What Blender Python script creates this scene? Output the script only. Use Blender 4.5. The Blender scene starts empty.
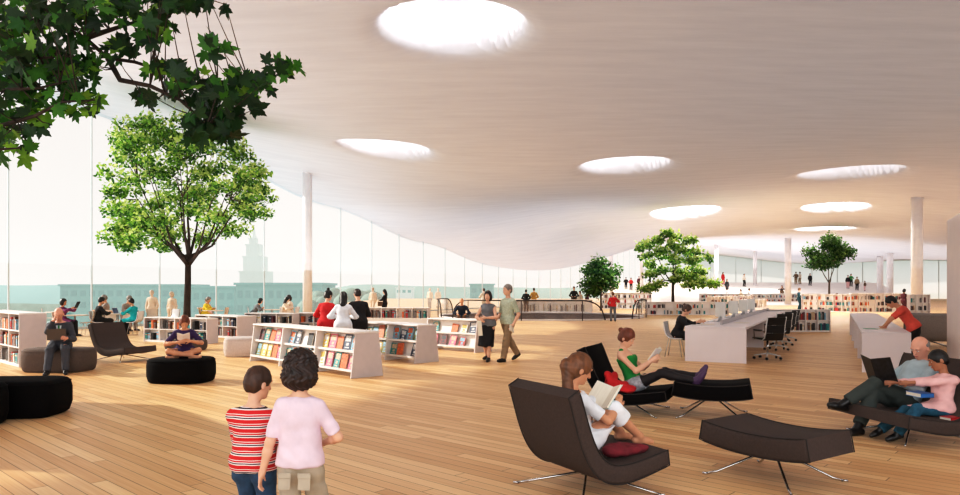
import bpy, bmesh, math, random
import numpy as np
from mathutils import Vector, Matrix, Euler, noise
C = bpy.context.scene.collection
F, CX, HY, EYE = 700.0, 480.0, 290.0, 1.6          # focal length in px, principal column, horizon row, eye height
rnd = random.Random(7)
R = math.radians

def at(px, py, Y): return Vector(((px-CX)*Y/F, Y, EYE+(HY-py)*Y/F))
def ground(px, py, z=0.0):
    Y = F*(EYE-z)/(py-HY); return Vector(((px-CX)*Y/F, Y, z))
U = Vector((0.4523, 0.8919, 0)); V = Vector((0.8919, -0.4523, 0))   # building grid: along / across
GA = math.atan2(V.y, V.x)                                            # rotation of the building grid

# ---------------------------------------------------------------- materials
MATS = {}
def lin(c): return tuple(((x/255)/12.92 if x/255 <= .04045 else ((x/255+.055)/1.055)**2.4) for x in c)
def mat(name, rgb, rough=.6, metal=0, noise_amt=.08, nscale=8, bump=0, emit=0, spec=.5, sheen=0, stretch=(1,1,1)):
    if name in MATS: return MATS[name]
    m = bpy.data.materials.new(name); m.use_nodes = True; nt = m.node_tree; N = nt.nodes; L = nt.links
    b = N['Principled BSDF']; c = lin(rgb)
    b.inputs['Roughness'].default_value = rough; b.inputs['Metallic'].default_value = metal
    b.inputs['Specular IOR Level'].default_value = spec
    if sheen: b.inputs['Sheen Weight'].default_value = sheen
    tc = N.new('ShaderNodeTexCoord'); mp = N.new('ShaderNodeMapping'); mp.inputs['Scale'].default_value = stretch
    nz = N.new('ShaderNodeTexNoise'); nz.inputs['Scale'].default_value = nscale; nz.inputs['Detail'].default_value = 4
    L.new(tc.outputs['Object'], mp.inputs['Vector']); L.new(mp.outputs['Vector'], nz.inputs['Vector'])
    r = N.new('ShaderNodeValToRGB')
    r.color_ramp.elements[0].position = .3; r.color_ramp.elements[1].position = .7
    r.color_ramp.elements[0].color = (*[x*(1-noise_amt*1.6) for x in c], 1)
    r.color_ramp.elements[1].color = (*[min(1, x*(1+noise_amt)) for x in c], 1)
    L.new(nz.outputs['Fac'], r.inputs['Fac']); L.new(r.outputs['Color'], b.inputs['Base Color'])
    if emit:
        L.new(r.outputs['Color'], b.inputs['Emission Color']); b.inputs['Emission Strength'].default_value = emit
    if bump:
        bp = N.new('ShaderNodeBump'); bp.inputs['Strength'].default_value = bump; bp.inputs['Distance'].default_value = .01
        L.new(nz.outputs['Fac'], bp.inputs['Height']); L.new(bp.outputs['Normal'], b.inputs['Normal'])
    MATS[name] = m; return m

# ---------------------------------------------------------------- mesh building
class MB:
    """collects shapes (verts, faces) of one mesh"""
    def __init__(s): s.v = []; s.f = []; s.mi = []
    def add(s, vs, fs, M=None, mi=0):
        o = len(s.v)
        s.v += [tuple(M @ Vector(v)) if M else tuple(v) for v in vs]
        s.f += [tuple(i+o for i in f) for f in fs]; s.mi += [mi]*len(fs); return s
    def box(s, lo, hi, M=None, mi=0, bev=0):
        x0,y0,z0 = lo; x1,y1,z1 = hi
        if bev > 0:
            bm = bmesh.new(); bmesh.ops.create_cube(bm, size=1)
            for v in bm.verts: v.co = Vector((x0+(v.co.x+.5)*(x1-x0), y0+(v.co.y+.5)*(y1-y0), z0+(v.co.z+.5)*(z1-z0)))
            bmesh.ops.bevel(bm, geom=bm.edges[:], offset=bev, segments=2, affect='EDGES', profile=.6)
            bm.verts.index_update()
            s.add([v.co[:] for v in bm.verts], [[v.index for v in f.verts] for f in bm.faces], M, mi); bm.free(); return s
        vs = [(x0,y0,z0),(x1,y0,z0),(x1,y1,z0),(x0,y1,z0),(x0,y0,z1),(x1,y0,z1),(x1,y1,z1),(x0,y1,z1)]
        return s.add(vs, [(0,3,2,1),(4,5,6,7),(0,1,5,4),(1,2,6,5),(2,3,7,6),(3,0,4,7)], M, mi)
    def tube(s, pts, rad, n=8, M=None, mi=0, closed=False):
        pts = [Vector(p) for p in pts]; k = len(pts); rad = rad if hasattr(rad, '__len__') else [rad]*k
        vs = []; up = None
        for i, p in enumerate(pts):
            if closed: t = pts[(i+1) % k]-pts[i-1]
            else: t = pts[min(i+1, k-1)]-pts[max(i-1, 0)]
            t = t.normalized() if t.length > 1e-9 else Vector((0,0,1))
            if up is None: up = Vector((0,0,1)) if abs(t.z) < .9 else Vector((1,0,0))
            a = t.cross(up)
            if a.length < 1e-6: a = t.cross(Vector((0,1,0)))
            a.normalize(); b = a.cross(t).normalized(); up = b
            for j in range(n):
                w = 2*math.pi*j/n; vs.append(p+(a*math.cos(w)+b*math.sin(w))*rad[i])
        fs = []
        for i in range(k if closed else k-1):
            for j in range(n):
                q = (i+1) % k
                fs.append((i*n+j, i*n+(j+1) % n, q*n+(j+1) % n, q*n+j))
        if not closed: fs += [tuple(range(n))[::-1], tuple((k-1)*n+j for j in range(n))]
        return s.add(vs, fs, M, mi)
    def lathe(s, prof, n=24, M=None, mi=0, sx=1, sy=1):
        vs = []; k = len(prof)
        for r, z in prof:
            for j in range(n):
                w = 2*math.pi*j/n; vs.append((r*math.cos(w)*sx, r*math.sin(w)*sy, z))
        fs = [(i*n+j, i*n+(j+1) % n, (i+1)*n+(j+1) % n, (i+1)*n+j) for i in range(k-1) for j in range(n)]
        fs += [tuple(range(n))[::-1], tuple((k-1)*n+j for j in range(n))]
        return s.add(vs, fs, M, mi)
    def prism(s, outline, z0, z1, M=None, mi=0, plane='xy'):
        n = len(outline)
        mk = {'xy': lambda p, z: (p[0], p[1], z), 'yz': lambda p, z: (z, p[0], p[1]), 'xz': lambda p, z: (p[0], z, p[1])}[plane]
        vs = [mk(p, z0) for p in outline]+[mk(p, z1) for p in outline]
        return s.add(vs, [tuple(range(n))[::-1], tuple(range(n, 2*n))]+[(i, (i+1) % n, n+(i+1) % n, n+i) for i in range(n)], M, mi)
    def ball(s, c, r, M=None, mi=0, n=12, m=8):
        c = Vector(c); r = r if hasattr(r, '__len__') else (r, r, r)
        vs = [c+Vector((0,0,-r[2]))]
        for i in range(1, m):
            a = -math.pi/2+math.pi*i/m
            for j in range(n): w = 2*math.pi*j/n; vs.append(c+Vector((r[0]*math.cos(a)*math.cos(w), r[1]*math.cos(a)*math.sin(w), r[2]*math.sin(a))))
        vs.append(c+Vector((0,0,r[2]))); e = len(vs)-1
        fs = [(0, 1+(j+1) % n, 1+j) for j in range(n)]
        for i in range(m-2): fs += [(1+i*n+j, 1+i*n+(j+1) % n, 1+(i+1)*n+(j+1) % n, 1+(i+1)*n+j) for j in range(n)]
        fs += [(e, 1+(m-2)*n+j, 1+(m-2)*n+(j+1) % n) for j in range(n)]
        return s.add(vs, fs, M, mi)
    def mesh(s, name, mats, smooth=False):
        me = bpy.data.meshes.new(name); me.from_pydata(s.v, [], s.f)
        for m in (mats if isinstance(mats, (list, tuple)) else [mats]): me.materials.append(m)
        me.polygons.foreach_set('material_index', s.mi)
        if smooth == 'auto':
            bm = bmesh.new(); bm.from_mesh(me); bmesh.ops.recalc_face_normals(bm, faces=bm.faces)
            for e in bm.edges: e.smooth = len(e.link_faces) == 2 and e.calc_face_angle(0) < R(38)
            for f in bm.faces: f.smooth = True
            bm.to_mesh(me); bm.free()
        else:
            me.polygons.foreach_set('use_smooth', [bool(smooth)]*len(me.polygons))
        me.update(); return me
    def build(s, name, mats, parent=None, smooth=False):
        return link(name, s.mesh(name, mats, smooth), parent)

def link(name, me, parent=None):
    o = bpy.data.objects.new(name, me); C.objects.link(o)
    if parent: o.parent = parent
    return o
def tag(o, label=None, cat=None, group=None, kind=None):
    if label: o['label'] = label
    if cat: o['category'] = cat
    if group: o['group'] = group
    if kind: o['kind'] = kind
    return o
def thing(name, label, cat, loc=(0,0,0), rz=0, group=None):
    o = bpy.data.objects.new(name, None); C.objects.link(o); o.empty_display_size = .1
    o.location = loc; o.rotation_euler = (0, 0, rz); return tag(o, label, cat, group)
KIDS = {}
def kids(o):
    return [c for c in bpy.data.objects if c.parent == o]
def copy_tree(o, parent=None, tree=None):
    c = o.copy(); C.objects.link(c)
    if parent: c.parent = parent
    for ch in kids(o): copy_tree(ch, c)
    return c
def struct(name, mb, mats, smooth=False):
    return tag(mb.build(name, mats, None, smooth), kind='structure')
# ================================================================ camera, world, sun
sc = bpy.context.scene
cam = bpy.data.cameras.new('camera'); co = bpy.data.objects.new('camera', cam); C.objects.link(co)
co.location = (0, 0, EYE); co.rotation_euler = (R(90), 0, 0)
cam.sensor_width = 36; cam.lens = F/960*36; cam.shift_y = (HY-247.5)/960; cam.clip_end = 6000
sc.camera = co
sc.view_settings.view_transform = 'Standard'; sc.view_settings.look = 'None'; sc.view_settings.exposure = 0.0
sc.cycles.max_bounces = 8; sc.cycles.transparent_max_bounces = 24; sc.cycles.use_denoising = True
sc.cycles.sample_clamp_indirect = 4.0
w = bpy.data.worlds.new('sky'); sc.world = w; w.use_nodes = True; nt = w.node_tree
bg = nt.nodes['Background']; bg.inputs['Strength'].default_value = .93
tc = nt.nodes.new('ShaderNodeTexCoord'); sp = nt.nodes.new('ShaderNodeSeparateXYZ'); rp = nt.nodes.new('ShaderNodeValToRGB')
nt.links.new(tc.outputs['Generated'], sp.inputs[0]); nt.links.new(sp.outputs['Z'], rp.inputs['Fac']); nt.links.new(rp.outputs['Color'], bg.inputs['Color'])
rp.color_ramp.elements[0].position = 0.0; rp.color_ramp.elements[0].color = (.91, .90, .88, 1)
rp.color_ramp.elements[1].position = .35; rp.color_ramp.elements[1].color = (.85, .79, .77, 1)
e = rp.color_ramp.elements.new(.05); e.color = (.90, .87, .85, 1)
SUN_EL, SUN_AZ = R(25), math.atan2(-.22, 1)         # light travels towards +X, slightly towards the viewer
sl = bpy.data.lights.new('sun', 'SUN'); sl.energy = 5.2; sl.angle = R(.8); sl.color = (1, .93, .82)
so = bpy.data.objects.new('sun', sl); C.objects.link(so)
d = Vector((math.cos(SUN_AZ)*math.cos(SUN_EL), math.sin(SUN_AZ)*math.cos(SUN_EL), -math.sin(SUN_EL)))
so.rotation_euler = d.to_track_quat('-Z', 'Y').to_euler()
def area(name, loc, target, sx, sy, power, col=(1,1,1), spread=180):
    l = bpy.data.lights.new(name, 'AREA'); l.shape = 'RECTANGLE'; l.size = sx; l.size_y = sy; l.energy = power; l.color = col; l.spread = R(spread)
    o = bpy.data.objects.new(name, l); C.objects.link(o); o.location = loc
    o.rotation_euler = (Vector(target)-Vector(loc)).to_track_quat('-Z', 'Y').to_euler(); return o

# ================================================================ floor (planked timber, with the stair void cut out)
VC, VRX, VRY = Vector((3.65, 42.5, 0)), 6.1, 6.3      # centre and radii of the oval stair void
def wood():
    m = bpy.data.materials.new('wood_planks'); m.use_nodes = True; N = m.node_tree.nodes; L = m.node_tree.links
    b = N['Principled BSDF']; b.inputs['Roughness'].default_value = .42; b.inputs['Specular IOR Level'].default_value = .35
    tc = N.new('ShaderNodeTexCoord'); mp = N.new('ShaderNodeMapping'); mp.vector_type = 'POINT'
    mp.inputs['Rotation'].default_value = (0, 0, -math.atan2(1, -1.086))
    L.new(tc.outputs['Object'], mp.inputs['Vector'])
    sx = N.new('ShaderNodeSeparateXYZ'); L.new(mp.outputs['Vector'], sx.inputs[0])
    PW = .130
    def M(op, a, b_=None, c=None):
        n = N.new('ShaderNodeMath'); n.operation = op
        for i, q in enumerate((a, b_, c)):
            if q is None: continue
            if isinstance(q, (int, float)): n.inputs[i].default_value = q
            else: L.new(q, n.inputs[i])
        return n.outputs[0]
    v = M('DIVIDE', sx.outputs['Y'], PW); row = M('FLOOR', v); fr = M('FRACT', v)
    wn = N.new('ShaderNodeTexWhiteNoise'); wn.noise_dimensions = '1D'; L.new(row, wn.inputs['W'])
    u = M('ADD', M('DIVIDE', sx.outputs['X'], 3.2), M('MULTIPLY', wn.outputs['Value'], 7.3))
    col = M('FLOOR', u); fu = M('FRACT', u)
    w2 = N.new('ShaderNodeTexWhiteNoise'); w2.noise_dimensions = '2D'
    cb = N.new('ShaderNodeCombineXYZ'); L.new(row, cb.inputs[0]); L.new(col, cb.inputs[1]); L.new(cb.outputs[0], w2.inputs['Vector'])
    # grain
    m2 = N.new('ShaderNodeMapping'); m2.inputs['Scale'].default_value = (.5, 22, 1); L.new(mp.outputs['Vector'], m2.inputs['Vector'])
    gz = N.new('ShaderNodeTexNoise'); gz.inputs['Scale'].default_value = 2.2; gz.inputs['Detail'].default_value = 5; L.new(m2.outputs['Vector'], gz.inputs['Vector'])
    t = M('ADD', M('MULTIPLY', w2.outputs['Value'], .42), M('MULTIPLY', gz.outputs['Fac'], .58))
    r = N.new('ShaderNodeValToRGB'); L.new(t, r.inputs['Fac'])
    r.color_ramp.elements[0].position = .2; r.color_ramp.elements[0].color = (*lin((200, 150, 100)), 1)
    r.color_ramp.elements[1].position = .8; r.color_ramp.elements[1].color = (*lin((238, 202, 154)), 1)
    seam = M('MAXIMUM', M('LESS_THAN', fr, .055), M('LESS_THAN', fu, .0025))
    mx = N.new('ShaderNodeMix'); mx.data_type = 'RGBA'; L.new(M('MULTIPLY', seam, .75), mx.inputs['Factor'])
    L.new(r.outputs['Color'], mx.inputs['A']); mx.inputs['B'].default_value = (*lin((92, 56, 30)), 1)
    L.new(mx.outputs['Result'], b.inputs['Base Color'])
    bp = N.new('ShaderNodeBump'); bp.inputs['Strength'].default_value = .25; bp.inputs['Distance'].default_value = .004
    L.new(M('SUBTRACT', 1.0, seam), bp.inputs['Height']); L.new(bp.outputs['Normal'], b.inputs['Normal'])
    return m
M_WOOD = wood()
def floor_z(x, y): return 0.0
NV = 72
ring = [(VC.x+VRX*math.cos(2*math.pi*i/NV), VC.y+VRY*math.sin(2*math.pi*i/NV)) for i in range(NV)]
FO = Vector(((8-CX)/F*26, 26, 0)); DK = (0.507*2.912, 2.912)          # glass facade: origin and step of one bay (3.27 m)
def fac(k): return Vector((FO.x+DK[0]*k, FO.y+DK[1]*k, 0))
g0, g5 = fac(-12), fac(5.2)
outer = [(g0.x, g0.y), (g5.x-.15, g5.y), (g5.x-7.5, g5.y+52), (g5.x-7.5, 130), (110, 130), (110, -9)]
bm = bmesh.new(); es = []
for lp in (ring, outer):
    vv = [bm.verts.new((x, y, 0)) for x, y in lp]; es += [bm.edges.new((vv[i], vv[(i+1) % len(vv)])) for i in range(len(vv))]
bmesh.ops.triangle_fill(bm, use_beauty=True, edges=es, normal=(0, 0, 1))
for f in bm.faces:
    if f.normal.z < 0: f.normal_flip()
me_ = bpy.data.meshes.new('floor'); bm.to_mesh(me_); bm.free(); me_.materials.append(M_WOOD); tag(link('floor', me_), kind='structure')
# lower level under the void with a pale ramp
M_WHITE = mat('white_plaster', (226, 218, 214), .7, noise_amt=.03, nscale=3)
M_DARKV = mat('stair_void_dark', (66, 54, 50), .8)
M_BROWN = mat('stair_side_brown', (126, 104, 92), .7)
vb = MB(); ri = len(ring)
wv = [(x, y, 0) for x, y in ring]+[(x, y, -3.6) for x, y in ring]
vb.add(wv, [(i, ri+i, ri+(i+1) % ri, (i+1) % ri) for i in range(ri)]); vb.add([(x, y, -3.6) for x, y in ring], [tuple(range(ri))])
struct('trim_1', vb, M_BROWN)
vb = MB(); vb.tube([(x, y, .03) for x, y in ring], .06, 6, closed=True); struct('trim_2', vb, M_WHITE, True)

# ================================================================ ceiling: undulating plaster with round skylights
SKY = [(452, 22, 1.52), (384, 146, 1.72), (625, 163, 1.85), (850, 170, 2.3), (835, 205, 2.0), (744, 243, 2.3), (824, 227, 2.3), (685, 210, 2.2)]
def ss(a, b, x):
    t = max(0., min(1., (x-a)/(b-a))); return t*t*(3-2*t)
def interp(x, xs, ys):
    if x <= xs[0]: return ys[0]
    for i in range(len(xs)-1):
        if x <= xs[i+1]:
            t = (x-xs[i])/(xs[i+1]-xs[i]); t = t*t*(3-2*t); return ys[i]*(1-t)+ys[i+1]*t
    return ys[-1]
def ceil_base(x, y):
    dx, dy = x-FO.x, y-FO.y
    along = dx*U.x+dy*U.y; k = along/3.265; dist = dx*V.x+dy*V.y
    ze = interp(k, [-2, 2, 5.7, 9, 11.7, 15, 18.5, 23], [10.5, 8.6, 6.7, 5.3, 4.7, 4.9, 5.4, 7.2])
    t = ss(0, 13, dist)
    z = ze*(1-t)+7.3*t
    z -= 2.35*math.exp(-((x-8.5)**2/90+(y-63)**2/70))
    z += .35*math.sin(x*.16+1.3)*math.sin(y*.11+.4)*ss(8, 20, y)
    z += 1.6*ss(84, 112, y)
    z -= 2.2*ss(24, 60, x)*ss(20, 40, y)
    return z
SKP = []
for px, py, r in SKY:
    Y = 20.
    for _ in range(40):
        z = ceil_base((px-CX)*Y/F, Y)+.25; Y = (z-EYE)*F/(HY-py) if abs(z-EYE) > .1 else Y
    SKP.append(((px-CX)*Y/F, Y, r)); print('SKY', px, py, round(Y, 1), round(z, 2))
def ceil_z(x, y):
    z = ceil_base(x, y)
    for sx_, sy_, r in SKP:
        dd = math.hypot(x-sx_, y-sy_)
        if dd < r*1.45: z += 1.5*(1-ss(r*.86, r*1.12, dd)) + .16*(1-ss(r*1.0, r*1.45, dd))
    return z
def ceil_mat():
    m = bpy.data.materials.new('ceiling_plaster'); m.use_nodes = True; N = m.node_tree.nodes; L = m.node_tree.links
    b = N['Principled BSDF']; b.inputs['Roughness'].default_value = .85; b.inputs['Specular IOR Level'].default_value = .15
    tc = N.new('ShaderNodeTexCoord'); mp = N.new('ShaderNodeMapping'); mp.inputs['Rotation'].default_value = (0, 0, .5); mp.inputs['Scale'].default_value = (.35, 2.2, 1)
    n1 = N.new('ShaderNodeTexNoise'); n1.inputs['Scale'].default_value = 1.1; n1.inputs['Detail'].default_value = 8; n1.inputs['Roughness'].default_value = .65
    L.new(tc.outputs['Object'], mp.inputs['Vector']); L.new(mp.outputs['Vector'], n1.inputs['Vector'])
    r = N.new('ShaderNodeValToRGB'); L.new(n1.outputs['Fac'], r.inputs['Fac'])
    r.color_ramp.elements[0].position = .3; r.color_ramp.elements[0].color = (*lin((202, 203, 212)), 1)
    r.color_ramp.elements[1].position = .72; r.color_ramp.elements[1].color = (*lin((214, 215, 223)), 1)
    L.new(r.outputs['Color'], b.inputs['Base Color']); return m
cb_ = MB(); idx = {}
ys = [-6+.35*i for i in range(36)]+[6.6+.22*i for i in range(150)]+[39.6+.45*i for i in range(198)]+[128.8]
def xs_for(y): return None
NXC = 300; vs = []; rows = []
for j, y in enumerate(ys):
    kf = (y-FO.y)/DK[1]; xl = FO.x+DK[0]*kf-.4; xr = max(24, y*.72+4)
    for i in range(NXC+1):
        x = xl+(xr-xl)*i/NXC; vs.append((x, y, ceil_z(x, y)))
fs = [(j*(NXC+1)+i, (j+1)*(NXC+1)+i, (j+1)*(NXC+1)+i+1, j*(NXC+1)+i+1) for j in range(len(ys)-1) for i in range(NXC)]
cb_.add(vs, fs); struct('ceiling', cb_, ceil_mat(), True)
M_SKYL = mat('skylight_glow', (255, 250, 248), .5, noise_amt=0, emit=1.0)
for n, (sx_, sy_, r) in enumerate(SKP):
    mb = MB(); zt = ceil_base(sx_, sy_)+1.45
    mb.lathe([(r*.2, zt-.02), (r*1.04, zt), (r*1.04, zt+.3)], 40, Matrix.Translation((sx_, sy_, 0))); struct('window_%d' % (n+1), mb, M_SKYL, True)
    zc = ceil_base(sx_, sy_)
    l = bpy.data.lights.new('skylight_lamp', 'AREA'); l.shape = 'DISK'; l.size = r*1.5; l.energy = 170 if sy_ < 40 else 1500; l.color = (1, .97, .95)
    o = bpy.data.objects.new('skylight_lamp', l); C.objects.link(o); o.location = (sx_, sy_, zc+1.35)

# ================================================================ glass facade
def glass_mat(name, milk, tint=(1, 1, 1)):
    m = bpy.data.materials.new(name); m.use_nodes = True; N = m.node_tree.nodes; L = m.node_tree.links
    N.remove(N['Principled BSDF']); out = N['Material Output']
    tr = N.new('ShaderNodeBsdfTransparent'); tr.inputs[0].default_value = (*tint, 1)
    tl = N.new('ShaderNodeBsdfTranslucent'); tl.inputs[0].default_value = (.95, .93, .92, 1)
    gl = N.new('ShaderNodeBsdfGlossy'); gl.inputs['Roughness'].default_value = .05
    fr = N.new('ShaderNodeFresnel'); fr.inputs[0].default_value = 1.3
    nz = N.new('ShaderNodeTexNoise'); nz.inputs['Scale'].default_value = .15
    mr = N.new('ShaderNodeMapRange'); mr.inputs['To Min'].default_value = milk*.8; mr.inputs['To Max'].default_value = milk*1.2
    tc = N.new('ShaderNodeTexCoord'); L.new(tc.outputs['Object'], nz.inputs['Vector']); L.new(nz.outputs['Fac'], mr.inputs['Value'])
    a = N.new('ShaderNodeMixShader'); b = N.new('ShaderNodeMixShader')
    L.new(mr.outputs['Result'], a.inputs[0]); L.new(tr.outputs[0], a.inputs[1]); L.new(tl.outputs[0], a.inputs[2])
    mu = N.new('ShaderNodeMath'); mu.operation = 'MULTIPLY'; mu.inputs[1].default_value = .5; L.new(fr.outputs[0], mu.inputs[0])
    L.new(mu.outputs[0], b.inputs[0]); L.new(a.outputs[0], b.inputs[1]); L.new(gl.outputs[0], b.inputs[2]); L.new(b.outputs[0], out.inputs[0])
    return m
M_GLASS = glass_mat('facade_glass', .12)  # haze over the view is put into the panes as milkiness
M_FRAME = mat('facade_mullion', (196, 204, 206), .4, .0, noise_amt=.03)
wn_ = len(SKP)
for k in range(-12, 34):
    a, b = fac(k), fac(k+1); za, zb = ceil_z(a.x+.3, a.y)+.15, ceil_z(b.x+.3, b.y)+.15
    wn_ += 1; mb = MB(); mb.add([(a.x, a.y, 0), (b.x, b.y, 0), (b.x, b.y, zb), (a.x, a.y, za)], [(0, 1, 2, 3)])
    w_ = struct('window_%d' % wn_, mb, M_GLASS)
    fr_ = MB(); Mx = Matrix.Translation(a) @ Matrix.Rotation(GA, 4, 'Z')
    fr_.box((-.02, -.02, 0), (.05, .02, za), Mx); fr_.box((-.01, .0, 0), (.05, 3.265, .10), Mx)
    f_ = fr_.build('window_frame', M_FRAME, w_)
# far end glass and white side walls
EY = 127
M_GLASS2 = glass_mat('end_glass_milky', .70)
for k in range(15):
    x0 = 32.6+k*4.6; wn_ += 1; mb = MB(); mb.add([(x0, EY, 0), (x0+4.6, EY, 0), (x0+4.6, EY, 9.9), (x0, EY, 9.9)], [(0, 1, 2, 3)])
    w_ = struct('window_%d' % wn_, mb, M_GLASS2); fr_ = MB(); fr_.box((x0-.05, EY-.1, 0), (x0+.05, EY, 9.5)); fr_.build('window_frame', M_FRAME, w_)
# ================================================================ added unseen fill lamps: up at the vault, from the sides, behind the viewer
area('vault_fill', (10, 36, 2.9), (10, 36, 9), 90, 90, 4300, (.58, .84, 1))
area('vault_fill', (34, 98, 4.6), (34, 98, 9), 70, 56, 6800, (1, .96, .95))
area('vault_fill', (-13, 27, 2.6), (-13, 27, 9), 14, 40, 1200, (.82, .92, 1))
area('vault_fill', (2, 58, 2.8), (2, 58, 9), 30, 30, 1250, (.62, .82, 1))
area('facade_fill', (-27, 8, 4.5), (0, 12, 2.5), 22, 7, 1500, (.96, .98, 1))
area('room_fill', (2, -6, 5.0), (2, 14, 1.0), 22, 6, 1150, (.95, .97, 1))
area('room_fill', (26, 12, 4.5), (6, 14, 1.0), 14, 5, 520, (1, .96, .92))
sc.view_settings.use_curve_mapping = True
cm = sc.view_settings.curve_mapping; cv = cm.curves[3]
for x_, y_ in ((.12, .085), (.30, .28), (.62, .66)): cv.points.new(x_, y_)
cm.update()
# ================================================================ figures: smooth-blended body surfaces, polygonised with surface nets
class Field:
    def __init__(s, lo, hi, h):
        s.h = h; s.lo = np.array(lo, float)-3*h
        n = np.ceil((np.array(hi, float)+3*h-s.lo)/h).astype(int)+1; s.n = n
        s.g = np.full(n, 1.0, np.float32)
    def block(s, lo, hi):
        a = np.clip(np.floor((np.array(lo)-s.lo)/s.h).astype(int), 0, s.n-1); b = np.clip(np.ceil((np.array(hi)-s.lo)/s.h).astype(int)+1, 1, s.n)
        if (b <= a).any(): return None
        ax = [(s.lo[i]+np.arange(a[i], b[i])*s.h).astype(np.float32) for i in range(3)]
        return (slice(a[0], b[0]), slice(a[1], b[1]), slice(a[2], b[2])), np.meshgrid(*ax, indexing='ij')
    def merge(s, sl, d, k):
        g = s.g[sl]
        if k <= 0: s.g[sl] = np.minimum(g, d); return
        h = np.clip(.5+.5*(g-d)/k, 0, 1); s.g[sl] = g*(1-h)+d*h-k*h*(1-h)
def prim_box(p, m):
    if p[0] == 'c':
        _, a, b, ra, rb = p[:5]; r = max(ra, rb)+m
        return np.minimum(a, b)-r, np.maximum(a, b)+r
    _, c, M, r = p[:4]; q = max(r)+m; return c-q, c+q
def prim_d(p, P, infl=0.):
    X, Y, Z = P
    if p[0] == 'c':
        _, a, b, ra, rb = p[:5]; ba = b-a; L2 = float(ba@ba)+1e-12
        px, py, pz = X-a[0], Y-a[1], Z-a[2]
        t = np.clip((px*ba[0]+py*ba[1]+pz*ba[2])/L2, 0, 1)
        return np.sqrt((px-t*ba[0])**2+(py-t*ba[1])**2+(pz-t*ba[2])**2)-(ra+(rb-ra)*t)-infl
    _, c, M, r = p[:4]; px, py, pz = X-c[0], Y-c[1], Z-c[2]
    q = [(px*M[0][i]+py*M[1][i]+pz*M[2][i]) for i in range(3)]
    rr = [x+infl for x in r]
    k0 = np.sqrt((q[0]/rr[0])**2+(q[1]/rr[1])**2+(q[2]/rr[2])**2)
    k1 = np.sqrt((q[0]/rr[0]**2)**2+(q[1]/rr[1]**2)**2+(q[2]/rr[2]**2)**2)+1e-9
    return k0*(k0-1)/k1
def polygonise(F_):
    g = F_.g; ins = g < 0
    if not ins.any(): return None
    cs = np.zeros(np.array(g.shape)-1, np.int8)
    for dx in (0, 1):
        for dy in (0, 1):
            for dz in (0, 1): cs += ins[dx:g.shape[0]-1+dx, dy:g.shape[1]-1+dy, dz:g.shape[2]-1+dz]
    act = np.argwhere((cs > 0) & (cs < 8)); idx = np.full(cs.shape, -1, np.int32); idx[tuple(act.T)] = np.arange(len(act))
    acc = np.zeros((len(act), 3)); cnt = np.zeros(len(act))
    for ax in range(3):
        o1, o2 = [i for i in range(3) if i != ax]
        for a in (0, 1):
            for b in (0, 1):
                p0 = act.copy(); p0[:, o1] += a; p0[:, o2] += b; p1 = p0.copy(); p1[:, ax] += 1
                g0 = g[tuple(p0.T)]; g1 = g[tuple(p1.T)]; m = (g0 < 0) != (g1 < 0)
                t = g0[m]/(g0[m]-g1[m]); pos = p0[m].astype(float); pos[:, ax] += t; acc[m] += pos; cnt[m] += 1
    vs = F_.lo+(acc/cnt[:, None])*F_.h; faces = []
    for ax in range(3):
        o1, o2 = [(1, 2), (2, 0), (0, 1)][ax]
        sl0 = [slice(None)]*3; sl1 = [slice(None)]*3; sl0[ax] = slice(0, -1); sl1[ax] = slice(1, None)
        A = ins[tuple(sl0)]; B = ins[tuple(sl1)]
        e = np.argwhere(A != B); e = e[(e[:, o1] > 0) & (e[:, o2] > 0)]
        if not len(e): continue
        q = []
        for a, b in ((1, 1), (0, 1), (0, 0), (1, 0)):
            c = e.copy(); c[:, o1] -= a; c[:, o2] -= b; q.append(c)
        ok = np.ones(len(e), bool)
        for c in q: ok &= (c < np.array(cs.shape)).all(1)
        e = e[ok]; q = [idx[tuple(c[ok].T)] for c in q]
        flip = ~A[tuple(e.T)]
        f = np.stack(q, 1); f[flip] = f[flip][:, ::-1]; faces.append(f)
    return vs, np.concatenate(faces)
def field_mesh(name, items, h, mats, post=None, parent=None, paint=None):
    """items: (prim, inflate, k, cuts) ; cuts: list of (point, axis) keeping the side against the axis"""
    los, his = [], []
    for p, inf, k, cuts in items:
        a, b = prim_box(p, inf+.01); los.append(a); his.append(b)
    F_ = Field(np.min(los, 0), np.max(his, 0), h)
    for p, inf, k, cuts in items:
        a, b = prim_box(p, inf+k+3*h); bl = F_.block(a, b)
        if bl is None: continue
        sl, P = bl; d = prim_d(p, P, inf)
        for c, ax in cuts: d = np.maximum(d, (P[0]-c[0])*ax[0]+(P[1]-c[1])*ax[1]+(P[2]-c[2])*ax[2])
        F_.merge(sl, d.astype(np.float32), k)
    if post:
        sl, P = F_.block(F_.lo, F_.lo+F_.h*F_.n); F_.g = post(F_.g, P).astype(np.float32)
    r = polygonise(F_)
    if r is None: return None
    vs, fs = r; me = bpy.data.meshes.new(name); me.vertices.add(len(vs)); me.vertices.foreach_set('co', vs.astype(np.float32).ravel())
    me.loops.add(fs.size); me.loops.foreach_set('vertex_index', fs.ravel().astype(np.int32))
    me.polygons.add(len(fs)); me.polygons.foreach_set('loop_start', (np.arange(len(fs))*4).astype(np.int32))
    me.update(calc_edges=True); me.validate()
    for m in (mats if isinstance(mats, (list, tuple)) else [mats]): me.materials.append(m)
    if paint is not None:
        c = vs[fs].mean(1); me.polygons.foreach_set('material_index', paint(c).astype(np.int32))
    me.polygons.foreach_set('use_smooth', [True]*len(me.polygons)); me.update()
    return link(name, me, parent)

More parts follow.
